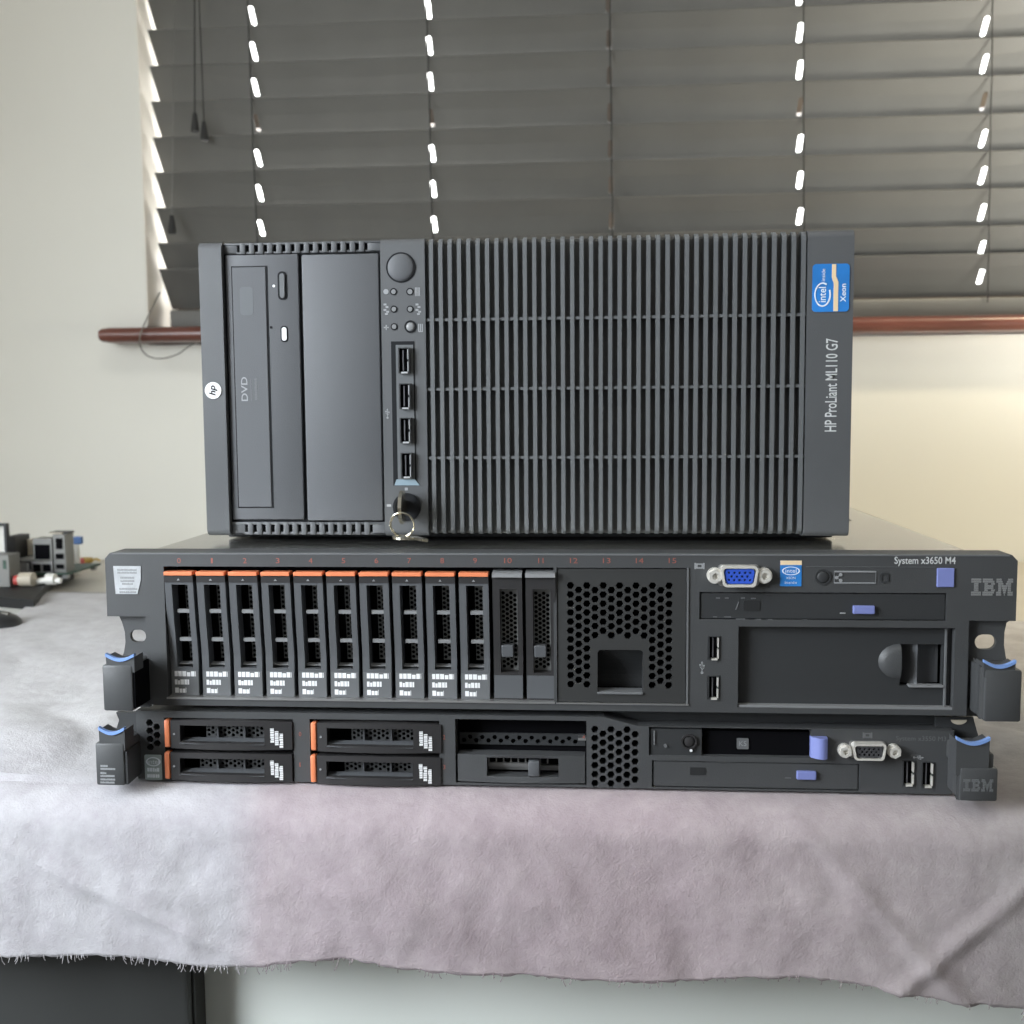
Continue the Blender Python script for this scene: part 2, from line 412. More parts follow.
# ------------------------------------------------------------------ table, cloth, cabinet
TZ0 = -.0012
YF = -.006
tb = thing('table', (-.1, .46, FZ), 'long table with pale laminate top standing against the window wall', 'table')
obj('tabletop', MB().box(-1.25, 1.15, YF, WY-.006, TZ0-.03, TZ0, .004), 'table', tb, smooth=True)
for x in (-1.18, 1.06):
    for y in (.09, .86): obj('leg', MB().box(x-.022, x+.022, y-.022, y+.022, FZ, TZ0-.0295), 'tleg', tb)

HEM = [(-40, 961), (0, 961), (50, 961), (100, 958), (150, 963), (200, 967), (250, 968), (300, 963), (345, 959), (400, 968), (450, 972), (512, 976), (600, 984), (700, 986), (760, 981), (800, 978), (870, 986), (950, 1001), (1024, 1010), (1060, 1012)]
HW = [T(x, y, YF-.020) for x, y in HEM]
def hemz(x):
    if x <= HW[0][0]: return HW[0][1]
    for (a, za), (b_, zb) in zip(HW, HW[1:]):
        if a <= x <= b_: return za+(zb-za)*(x-a)/(b_-a)
    return HW[-1][1]
FLc, FRc = -.42, .60
NX, NB, NV = 300, 90, 44
ZC = .0018
def clothpt(i, j):
    s = i/NX
    xf = FLc+(FRc-FLc)*s
    if j <= NB:      # flat, back -> front
        t = j/NB; t = t**.8
        xb = -.614+(.66+.614)*s; yb = .655-.149/1.034*(xb+.614)
        yb += .012*math.sin(xb*23)+.006*noise.noise((xb*30, 3, 1))
        x = xb+(xf-xb)*t; y = yb+(YF+.006-yb)*t
        # keep flat under the servers
        dx = max(0, abs(x+.005)-.235); dy = max(0, -.004-y)
        w = min(1, dx/.05)
        h = .020*max(0, noise.noise((x*4.5, y*4.0, .3)))+.006*abs(noise.noise((x*14+y*6, y*9, 2.)))
        ed = min(1, (j+1)/8)
        return (x, y, ZC+w*h*ed*min(1, max(0, (y+.03)/.08)))
    k = (j-NB)/NV; x = xf
    R_ = .020
    drop = (ZC-hemz(x)-.0015*random.uniform(0, 1)*(k > .99))
    L = R_*PI/2+drop-R_; sdist = k*L
    if sdist < R_*PI/2:
        a = sdist/R_; y = YF+.006-R_*math.sin(a); z = ZC-R_*(1-math.cos(a))
    else:
        y = YF+.006-R_; z = ZC-R_-(sdist-R_*PI/2)
    wv = min(1, k*1.6)
    y -= wv*(.0065+.0055*noise.noise((x*7, z*5, 9.))+.0030*noise.noise((x*22+z*16, z*11, 4.))+.0012*noise.noise((x*60, z*55+x*20, 7.)))
    # diagonal pulls near the right end and the left patch
    q = (x-.17)+(z+.05)*.9; y -= wv*.0022*math.exp(-(q/.006)**2)
    q = (x-.245)-(z+.03)*1.1; y -= wv*.0026*math.exp(-(q/.006)**2)
    q = (x+.22)+(z+.06)*2.3; y -= wv*.0018*math.exp(-(q/.010)**2)
    return (x, y, z)
mb = MB(); V = [clothpt(i, j) for j in range(NB+NV+1) for i in range(NX+1)]
FS = [(j*(NX+1)+i, j*(NX+1)+i+1, (j+1)*(NX+1)+i+1, (j+1)*(NX+1)+i) for j in range(NB+NV) for i in range(NX)]
mb.add(V, FS)
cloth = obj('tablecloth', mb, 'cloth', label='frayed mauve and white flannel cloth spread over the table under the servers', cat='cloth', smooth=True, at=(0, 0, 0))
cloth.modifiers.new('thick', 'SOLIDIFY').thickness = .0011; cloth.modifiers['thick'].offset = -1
fg = MB(); rg = random.Random(3)
row = V[(NB+NV)*(NX+1):]
for i in range(0, NX, 1):
    for _ in range(3):
        t = rg.random(); a = Vector(row[i]).lerp(Vector(row[i+1]), t)
        if abs(a.x) > .34: continue
        dense = (.75 if a.x < -.13 else .22)*(1.5 if noise.noise((a.x*60, 0, 0)) > 0 else .35)
        if rg.random() > dense: continue
        L = rg.uniform(.0005, .0030)*(1.5 if a.x < -.13 else 1)*(2.6 if rg.random() < .04 else 1); sx_ = rg.uniform(-.6, .6)*L
        fg.tube([a+Vector((0, 0, .001)), a+Vector((sx_*.4, -.0004, -L*.5)), a+Vector((sx_, -.0002, -L))], .00022, 4)
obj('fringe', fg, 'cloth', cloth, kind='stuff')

pnx = T(189, 1000, .032)[0]
obj('front_panel', MB().box(pnx-.25, 1.05, .032, .046, FZ+.02, TZ0-.0302), 'panel', tb)
cbx = T(189, 1000, .006)[0]
cb = thing('cabinet', (cbx-.21, .018, FZ), 'flat black cabinet standing against the pale panel under the left part of the table', 'cabinet')
obj('carcass', MB().box(cbx-.42, cbx, .0145, .0318, FZ, -.034, .001), 'cab', cb)
obj('door', MB().box(cbx-.42, cbx-.0005, .006, .0143, FZ+.05, -.036, .003), 'cab', cb, smooth=True)
obj('plinth', MB().box(cbx-.40, cbx-.02, .0135, .016, FZ, FZ+.045), 'cab', cb)

# ------------------------------------------------------------------ 1U rack server (bottom)
A = 0.0
Z1 = ZC+.0012
r1 = thing('rack_server', (-.0085, .35, Z1), 'thin black rack server at the bottom of the stack, resting on the cloth', 'server', 'rack servers in the stack')
x1l, x1r = T(137, 745, A)[0], T(953, 765, A)[0]
zt1 = T(300, 712.2, A)[1]; zb1 = max(Z1, T(300, 786, A)[1])
obj('chassis', MB().box(x1l+.004, x1r-.004, .014, .69, Z1, zt1-.0006), 'blk2', r1)
ztR = T(800, 728.5, A)[1]
xs0, xs1 = T(604, 715, A)[0], T(638, 722, A)[0]
outer = [(x1l, Z1+.0004), (x1r, Z1+.0004), (x1r, ztR), (xs1, ztR), (xs0, zt1-.0004), (x1l, zt1-.0004)]
H1 = [prect(164, 717.5, 294.5, 781.5, A), prect(309.5, 719, 440, 783.5, A), prect(455, 719, 586.5, 785, A)]
x0, x1, z0, z1 = rc(145.5, 717.5, 162, 751, A)
hx = honeycomb(x0, x1, z0, z1, .0040, .0046, .0021)
x0, x1, z0, z1 = rc(591, 723, 642, 788, A)
hx2 = honeycomb(x0, x1, z0, z1, .00428, .00494, .0021)
H1 += hx+hx2+[prect(649, 727, 811, 758, A), prect(652, 760.5, 859, 791, A), prect(902.7, 760, 914.3, 786, A), prect(921.7, 761.5, 933.3, 787.5, A)]
obj('bezel', MB().plate(outer, H1, A, A+.012), 'blk', r1)
obj('bay_interior', MB().box(x1l+.002, x1r-.002, A+.0122, A+.0138, Z1+.001, ztR-.0008), 'void', r1)
# drives
def drive1u(ox):
    a = [(165, 718, 293, 749.2), (165.2, 750.2, 293, 781)]
    out = []
    for k, (p0, q0, p1, q1) in enumerate(a):
        x0, x1, z0, z1 = rc(p0, q0, p1, q1, A)
        xa, xb, za, zb = rc(181, q0+5.5 if k == 0 else q0+6, 266, q0+24 if k == 0 else q0+23, A)
        zr = lambda x: .0010*math.cos((x-(x0+x1)/2)/(x1-x0)*PI)
        nx = 16
        ol = [(x0+.0035+(x1-x0-.0035)*i/nx, z0) for i in range(nx+1)]
        ol += [(x1-(x1-x0-.0035)*i/nx, z1-.0010+zr(x1-(x1-x0-.0035)*i/nx)) for i in range(nx+1)]
        hole = [(xa+(xb-xa)*i/8, za) for i in range(9)]+[(xb-(xb-xa)*i/8, zb-.0006+.6*zr(xb-(xb-xa)*i/8)) for i in range(9)]
        mb = MB().plate(ol, [hole], A-.001, A+.006)
        bow = lambda x, y, z: (x, y-.0028*math.sin(min(1, max(0, (x-x0)/(x1-x0)))*PI), z)
        mb.warp(bow)
        d = obj('hard_drive', mb, 'carrier_d', r1)
        obj('release_latch', MB().box(x0, x0+.0030, A-.0022, A+.004, z0+.0004, z1-.0006, .0008), 'orange', d, smooth=True)
        hc = honeycomb(xa+.012*(1-.3*k), xb-.0005, za+.0005, zb-.0008, .0023, .0026, .00105)
        obj('honeycomb_insert', MB().plate(rect(xa+.012*(1-.3*k)-.0004, xb+.001, za-.0002, zb+.001), hc, A+.007, A+.0078), 'meshgrey', d)
        dv = MB()
        for f_ in (.40, .72): dv.box(xa+(xb-xa)*f_-.0005, xa+(xb-xa)*f_+.0005, A+.004, A+.0068, za, zb)
        dv.extrude_x([(A-.0035, za-.0008), (A+.004, za-.0002), (A+.004, za+.0010)], xa, xb)
        obj('window_divider', dv, 'carrier', d)
        xl0, xl1, zl0, zl1 = rc(271.5, q0+9, 285, q0+27, A)
        lab = MB()
        for c in range(3):
            xx = xl0+(xl1-xl0)*c/3; h0 = (0, -.0015, -.003)[c]; bars(lab, xx, xx+(xl1-xl0)*.27, zl0+.002+h0, zl1+h0, A-.0012, seed=c+k*5, vert=True)
        lab.warp(lambda x, y, z: (x, y-.0028*math.sin((x-x0)/(x1-x0)*PI), z))
        obj('label_print', lab, 'white', d)
        tx, tzz = T(174, q0+16, A-.002); obj('activity_mark', MB().cyl(tx, tzz, .0006, A-.0022, A-.0008, 10), 'grey', d)
        out.append(d)
    return out
dA = drive1u(0)
off1 = T(311, 736, A)[0]-T(165, 734, A)[0]
for d in dA: dup(d, (off1, 0, -.0004))
for (s_, a, b_) in (('0', 300, 734), ('1', 300, 764.5), ('2', 444, 737), ('3', 444, 767), ('4', 583.5, 737)):
    ptext('bay_number', s_, a-(.5 if s_ == '1' else 1.1), b_-2.2, a+(.6 if s_ == '1' else 1.4), b_+2.2, A, 'redtext', r1)
# third bay: empty slot above, blank filler below
x0, x1, z0, z1 = rc(457.5, 753, 585, 783.5, A)
xa, xb, za, zb = rc(487, 757, 558.5, 777, A)
mb = MB().plate([(x0+(x1-x0)*i/12, z0) for i in range(13)]+[(x1-(x1-x0)*i/12, z1-.0008+.0008*math.sin(PI*i/12)) for i in range(13)], [rect(xa, xb, za, zb)], A+.0005, A+.009)
mb.warp(lambda x, y, z: (x, y-.0020*math.sin((x-x0)/(x1-x0)*PI), z))
bf = obj('blank_filler', mb, 'blk', r1)
obj('filler_tab', MB().pbox(528, 761.5, 539.5, 777, A-.002, A+.006, .0008), 'carrier', bf, smooth=True)
gr = MB(); gr.box(xa, xb-.01, A+.007, A+.0085, za+.003, za+.0052)
for i in range(9): gr.box(xa+.004*i, xa+.004*i+.0007, A+.007, A+.0082, za+.005, za+.0075)
gr.box(xa, xb, A+.0095, A+.0118, za+.0005, za+.0032)
obj('filler_grid', gr, 'satin', bf)
x0, x1, z0, z1 = rc(457, 738, 585, 752, A)
gr = MB().plate(rect(x0, x1, z0, z1), honeycomb(x0+.001, x1-.001, z0+.0008, z1-.0005, .0034, .0037, .0014), A+.0108, A+.0118)
obj('slot_backplane', gr, 'blk2', r1)
obj('slot_contact', MB().pbox(578, 738, 586, 740.5, A+.006, A+.011), 'satin', r1)
# operator panel, light path module, optical drive
op = obj('operator_panel', MB().pbox(650.5, 728.5, 702, 756.5, A+.001, A+.011, .0004), 'blk2', r1)
x, z = T(689, 742, A)
obj('power_button', MB().ring(x, z, .0042, .0033, A-.0002, A+.003).dome(x, z, .0031, A+.001, .0010), 'carrier_d', op, smooth=True)
x, z = T(691, 750.4, A); obj('status_light', MB().cyl(x, z, .0008, A-.0003, A+.003, 12), 'white', op)
mb = MB(); x, z = T(665.5, 746, A); mb.cyl(x, z, .0009, A-.0001, A+.002, 10)
mb.tube([T(654.5, y, 0)[:1]+(A+.0006, T(654, y, 0)[1]) for y in (745, 739, 734, 731)], .0004, 6)
obj('panel_mark', mb, 'dgrey', op)
lp = obj('light_path_module', MB().pbox(703.5, 730.5, 810, 757, A+.004, A+.011, .0003), 'void', r1)
mb = MB().plate(prect(736.8, 738, 748.5, 749, A+.0038, .0006), [], A+.0033, A+.004); obj('module_label', mb, 'dgrey', lp)
ptext('module_lettering', 'KS', 739, 741, 746.5, 746, A+.0032, 'grey', lp)
x0, x1, z0, z1 = rc(810.5, 736, 826, 757, A)
mb = MB()
prof = [(x0, A-.001)]+[(x0+(x1-x0)*t, A-.001-.004*math.sin(t*PI*.75)) for t in (.2, .4, .6, .8, 1)]+[(x1, A+.0), (x0, A+.002)]
mb.extrude_z(prof, z0, z1); obj('release_tab', mb, 'blue', r1, smooth=True)
od = obj('optical_drive', MB().pbox(653.5, 761, 858, 790, A+.0006, A+.011, .0005), 'blk', r1)
obj('eject_button', MB().pbox(797, 771.5, 816.5, 780.3, A-.0012, A+.003, .0005), 'blue', od)
mb = MB().plate(pp([(690, 767.5), (705, 767.5), (706, 775), (690, 775)], A+.0004), [], A+.0003, A+.001); obj('disc_emblem', mb, 'emblem', od)
obj('drive_light', MB().pbox(785, 777.5, 791, 778.6, A+.0003, A+.001), 'dgrey', od)
# vga
def vga(parent, cx, cy, w, h, sL, sR, Y, insert, kk=1.):
    x, z = T(cx, cy, Y); k = .58/F
    wx, hz = w*k/2*.98, h*k/2*.98
    def dsh(a, b_, r_=.28):
        p = []
        for sx_, sz_ in ((1, 1), (-1, 1), (-1, -1), (1, -1)):
            ax = a*(1 if sz_ > 0 else .90)
            for i in range(5):
                an = {(1, 1): 0, (-1, 1): PI/2, (-1, -1): PI, (1, -1): 1.5*PI}[(sx_, sz_)]+PI/2*i/4
                p.append((x+sx_*(ax-b_*r_*1.4)+b_*r_*1.4*math.cos(an), z+sz_*(b_-b_*r_*1.4)+b_*r_*1.4*math.sin(an)))
        return p
    sh = obj('vga_port', MB().plate(dsh(wx, hz), [dsh(wx*.87, hz*.76)], Y-.006, Y+.001), 'metal', parent)
    fl = MB().plate(rect(x-wx*1.12, x+wx*1.12, z-hz*1.02, z+hz*1.02, .002), [], Y-.0012, Y+.0005); obj('port_flange', fl, 'satin', sh)
    ins = MB().plate(dsh(wx*.80, hz*.68), [ell(x+wx*.78*(-.72+.36*c+(.18 if r_ == 1 else 0)), z+hz*.62*(.55-.55*r_), .00062, .00062, 8) for r_ in range(3) for c in range(5 if r_ != 1 else 4)], Y-.0052, Y-.0025)
    obj('port_insert', ins, insert, sh)
    for p in (sL, sR):
        sx_, sz_ = T(p[0], p[1], Y); r_ = p[2]*k
        mb = MB().plate(hexa(sx_, sz_, r_, True), [ell(sx_, sz_, r_*.45, r_*.45, 12)], Y-.005, Y+.001)
        mb.cyl(sx_, sz_, r_*.5, Y-.003, Y, 12).ring(sx_, sz_, r_*1.12, r_*.8, Y-.003, Y, 20); obj('jack_screw', mb, 'metal', sh)
    return sh
vga(r1, 867, 749, 33, 17, (844, 749.5, 6), (893, 750, 6), A, 'vga_dark')
def monitor_icon(parent, cx, cy, s_, Y, mt):
    mb = MB(); x, z = T(cx, cy, Y); k = .53e-3*s_
    mb.plate(rect(x-4*k, x+4*k, z-3*k, z+3*k), [rect(x-2.3*k, x+2.3*k, z-1.5*k, z+1.5*k)], Y-.0002, Y)
    for s1 in (-1, 1): mb.box(x+s1*5*k-.8*k, x+s1*5*k+.8*k, Y-.0002, Y, z-3.6*k, z+3.6*k)
    obj('monitor_symbol', mb, mt, parent)
monitor_icon(r1, 867.5, 735.3, .8, A, 'dgrey')
def usb_icon(parent, cx, cy, s_, Y, mt, horiz=True):
    mb = MB(); x, z = T(cx, cy, Y); k = .53e-3*s_
    pts = lambda L: [(p, Y-.0001, q) if horiz else (q*1., Y-.0001, p) for p, q in L]
    if horiz:
        mb.box(x-5*k, x+5*k, Y-.0002, Y, z-.4*k, z+.4*k); mb.cyl(x-5*k, z, 1.4*k, Y-.0002, Y, 10)
        mb.plate([(x+5*k, z+1.2*k), (x+5*k, z-1.2*k), (x+7.5*k, z)], [], Y-.0002, Y)
        mb.tube([(x-2*k, Y-.0001, z), (x+0*k, Y-.0001, z+2*k), (x+2*k, Y-.0001, z+2*k)], .35*k, 4); mb.tube([(x-1*k, Y-.0001, z), (x+1*k, Y-.0001, z-2*k), (x+3*k, Y-.0001, z-2*k)], .35*k, 4)
        mb.cyl(x+2.4*k, z+2*k, 1.*k, Y-.0002, Y, 8); mb.box(x+2.5*k, x+4.2*k, Y-.0002, Y, z-2.8*k, z-1.2*k)
    else:
        mb.box(x-.4*k, x+.4*k, Y-.0002, Y, z-5*k, z+5*k); mb.cyl(x, z-5*k, 1.5*k, Y-.0002, Y, 10)
        mb.plate([(x-1.2*k, z+5*k), (x+1.2*k, z+5*k), (x, z+7.5*k)], [], Y-.0002, Y)
        mb.tube([(x, Y-.0001, z-2*k), (x+2*k, Y-.0001, z), (x+2*k, Y-.0001, z+2*k)], .35*k, 4); mb.tube([(x, Y-.0001, z-1*k), (x-2*k, Y-.0001, z+1*k), (x-2*k, Y-.0001, z+3*k)], .35*k, 4)
        mb.cyl(x+2*k, z+2.4*k, 1.*k, Y-.0002, Y, 8); mb.box(x-2.8*k, x-1.2*k, Y-.0002, Y, z+2.5*k, z+4.2*k)
    obj('usb_symbol', mb, mt, parent)
def usb(parent, cx, cy, w, h, Y, edge, dep=.006, side='R', side_mt='metal'):
    """upright USB-A socket: bright shell lips, dark hole, tongue"""
    x, z = T(cx, cy, Y); k = .53e-3*(1+(Y)*1.6); a, b_ = w*k/2, h*k/2
    sh = obj('usb_port', MB().plate(rect(x-a, x+a, z-b_, z+b_), [rect(x-a*.8, x+a*.72, z-b_*.90, z+b_*.94)], Y-.0006, Y+dep*.6), 'blk2', parent)
    obj('socket_back', MB().box(x-a*.8, x+a*.72, Y+dep*.4, Y+dep*.6, z-b_*.9, z+b_*.94), 'void', sh)
    obj('tongue', MB().box(x-a*.28, x-a*.10, Y+.0004, Y+dep*.5, z-b_*.78, z+b_*.8), 'usbtongue', sh)
    lip = MB()
    sgn = 1 if side == 'R' else -1
    sd = MB().box(x+sgn*a*.72-.0003, x+sgn*a*.72+.0003, Y-.0010, Y+.002, z-b_*.85, z-b_*.1).box(x+sgn*a*.72-.0003, x+sgn*a*.72+.0003, Y-.0010, Y+.002, z+b_*.1, z+b_*.85); obj('shell_side', sd, side_mt, sh)
    lip.box(x-a*.45, x+a*.62, Y-.0012, Y+.002, z-b_*1.0, z-b_*.88)
    obj('shell_lip', lip, edge, sh)
    return sh
usb_icon(r1, 918, 757.5, .75, A, 'grey')
usb(r1, 908.5, 773, 12, 26, A, 'metal'); usb(r1, 927.5, 774.5, 12, 26, A, 'metal')
ptext('model_lettering', 'System x3550 M3', 896, 735.8, 946, 742.6, A, 'dgrey', r1)
# badge on the left
mb = MB().plate(prect(144.5, 754.5, 162.5, 780, A, .0008), [], A-.0003, A)
st = obj('sticker', mb, 'pale', r1)
x, z = T(153.5, 761.5, A)
obj('sticker_ring', MB().ring(x, z, .0042, .0033, A-.0005, A-.0003, k=.62), 'intel_w', st)
ptext('sticker_lettering', 'intel', 148, 759, 159, 764.2, A-.0003, 'intel_w', st)
mb = MB(); bars(mb, *rc(147.5, 767.5, 160, 771.5, A), A-.0003, seed=4); bars(mb, *rc(147.5, 774, 160, 777.5, A), A-.0003, seed=8); obj('sticker_print', mb, 'intel_w', st)
# ears + latches
def ibm(parent, a, b_, c, d, Y, mt, name='brand_lettering'):
    x0, x1, z0, z1 = rc(a, b_, c, d, Y); w = x1-x0
    I = [[(0, 1)]]*2+[[(.28, .72)]]*4+[[(0, 1)]]*2
    Bq = [[(0, .82)], [(0, .95)], [(.16, .42), (.70, 1)], [(.16, .88)], [(.16, .88)], [(.16, .42), (.70, 1)], [(0, .95)], [(0, .82)]]
    Mq = [[(0, .30), (.70, 1)], [(0, .36), (.64, 1)], [(.12, .42), (.58, .88)], [(.12, .30), (.33, .67), (.70, .88)], [(.12, .30), (.36, .64), (.70, .88)], [(.12, .30), (.40, .60), (.70, .88)], [(0, .30), (.44, .56), (.70, 1)], [(0, .30), (.48, .52), (.70, 1)]]
    mb = MB(); hh = (z1-z0)/8
    for L, xa, xb in ((I, 0, .235), (Bq, .275, .565), (Mq, .605, 1)):
        for r_, sp in enumerate(L):
            for s0_, s1_ in sp:
                mb.box(x0+w*(xa+(xb-xa)*s0_), x0+w*(xa+(xb-xa)*s1_), Y-.00025, Y, z1-hh*(r_+.86), z1-hh*(r_+.04))
    obj(name, mb, mt, parent)
def latch(parent, body, dep, arc, Y, side, mt='blk'):
    x0, x1, z0, z1 = rc(*body, Y)
    mb = MB()
    bm = MB().box(x0, x1, Y, dep, z0, z1, .0012)
    mb.add(bm.v, bm.f)
    xa, xb, za, zb = rc(*arc, Y)
    n_ = 10; top = [(xa+(xb-xa)*i/n_, zb-.0028*math.sin(PI*i/n_)) for i in range(n_+1)]
    mb.plate([(xa+.0002, z1-.004)]+[(xb-.0002, z1-.004)]+[(x, z-.0017) for x, z in top[::-1]], [], Y+.0006, Y+.012)
    L = obj('latch', mb, mt, parent, smooth=True)
    obj('release_tab', MB().plate(top+[(x, z-.0016) for x, z in top[::-1]], [], Y-.0001, Y+.0025), 'blue_latch', L)
    return L
L1 = latch(r1, (94.5, 743, 125, 786, ), A+.006, (98, 727, 124.5, 741), A-.020, -1)
mb = MB(); Yl = A-.020
for k, (yy, w_) in enumerate(((766, .5), (769, 1), (773, .4), (776, .95), (779.5, 1.0), (782.5, .95))):
    x0, x1, z0, z1 = rc(100.5, yy-1.1, 100.5+15*w_, yy+1.0, Yl); bars(mb, x0, x1, z0, z1, Yl, seed=k+20)
obj('latch_print', mb, 'grey', L1)
# inner webs from latch back to the ear
obj('latch_web', MB().extrude_z([(T(124, 760, Yl)[0], Yl+.001), (T(126.5, 760, Yl)[0], Yl+.001), (T(141, 760, A)[0], A), (T(139, 760, A)[0], A+.004), (T(124, 760, Yl)[0], A+.004)], T(120, 785, Yl)[1], T(120, 752, Yl)[1]), 'blk2', L1)
e1 = MB().plate(pp([(116, 712.4), (144, 712.4), (144, 776.5), (114, 776.5), (113, 734), (117, 727), (119, 720)], A+.006), [], A+.006, A+.009)
obj('mounting_ear', e1, 'blk2', r1)
L2 = latch(r1, (960.5, 768, 997.5, 802), A+.006, (957, 737, 990, 752), A-.020, 1)
obj('latch_step', MB().pbox(958, 753.5, 994, 769, A-.0185, A+.004, .001).pbox(957.5, 749, 990.5, 757, A-.017, A+.004, .001), 'blk', L2, smooth=True)
obj('latch_web', MB().extrude_z([(T(958, 780, Yl)[0], Yl+.002), (T(961.5, 780, Yl)[0], Yl+.001), (T(963, 780, Yl)[0], A+.004), (T(953.5, 780, A)[0], A+.004), (T(953.5, 780, A)[0], A)], T(960, 801, Yl)[1], T(960, 755, Yl)[1]), 'blk2', L2)
ibm(L2, 963.5, 779, 993, 792, A-.020, 'dgrey')
e2 = MB().plate(pp([(936, 716.8), (973, 716.8), (979, 738), (981, 786), (936, 786)], A+.006), [ell(*T(958, 719.2, A+.006), .0046, .0032, 16)] if 0 else [], A+.006, A+.009)
obj('mounting_ear', e2, 'blk2', r1)
obj('ear_slot', MB().plate([T(951, 719.8, A+.0055)]+[T(959+8*math.cos(t), 720+4.6*math.sin(t), A+.0055) for t in [PI*(1-i/10) for i in range(11)]], [], A+.0055, A+.0062), 'beige', r1)

# ------------------------------------------------------------------ 2U rack server (middle)
B = 0.0
z2b = .0450; z2t = T(560, 554, B)[1]
r2 = thing('rack_server', (0, .35, z2b), 'tall black rack server in the middle of the stack with sixteen drive bays', 'server', 'rack servers in the stack')
# separate the two servers' labels fully: they share the kind, not the label
xl, xr = T(147, 660, B)[0], T(968, 660, B)[0]
obj('chassis', MB().box(-.2225, .2225, .022, .715, z2b+.0002, z2t-.0006), 'chassis', r2)
obj('lid_seam', MB().box(-.2200, .2200, .0205, .0218, z2t-.004, z2t-.0008).box(-.20, .20, .19, .194, z2t-.0007, z2t-.0002), 'blk2', r2)
el = T(106, 585, B)[0]; er = T(1017, 585, B)[0]; elz = T(112, 616.3, B)[1]; erz = T(1010, 621, B)[1]
outer = [(xl, z2b+.0004), (xr, z2b+.0004), (xr, erz), (er, erz), (er, z2t-.003), (er-.0028, z2t), (el+.0028, z2t), (el, z2t-.003), (el, elz), (xl, elz)]
xb0, xb1, zb0, zb1 = rc(163.5, 567, 554, 703.2, B)
zb0 = T(360, 700.5, B)[1]; zb1 = T(360, 567, B)[1]
xv0, xv1 = T(556.8, 630, B)[0], T(687, 630, B)[0]
H2 = [rect(xb0, xb1, zb0, zb1), rect(xv0, xv1, zb0, zb1), prect(699.5, 592, 946, 621, B), prect(738.5, 626.5, 953, 710, B), prect(708, 636, 720, 660, B), prect(707.5, 675.5, 719.5, 699.5, B)]
obj('bezel', MB().plate(outer, H2, B, B+.020), 'blk', r2)
obj('bay_interior', MB().box(xl+.002, xr-.002, B+.0202, B+.0216, z2b+.002, z2t-.003), 'void', r2)
obj('bay_ledge', MB().box(xb0-.0005, xb1+.0005, B-.0008, B+.014, zb0-.0003, zb0+.0007).box(xv0-.0005, xv1+.0012, B-.0008, B+.014, zb0-.0003, zb0+.0004), 'satin', r2)
obj('panel_edge', MB().box(xv1-.0002, xv1+.0007, B-.0006, B+.003, zb0, zb1), 'dgrey', r2)
obj('edge_highlight', MB().box(el+.004, er-.004, B-.0003, B+.004, z2t-.0007, z2t+.0001), 'dgrey', r2)  # grey strip standing in for the highlight along the top edge
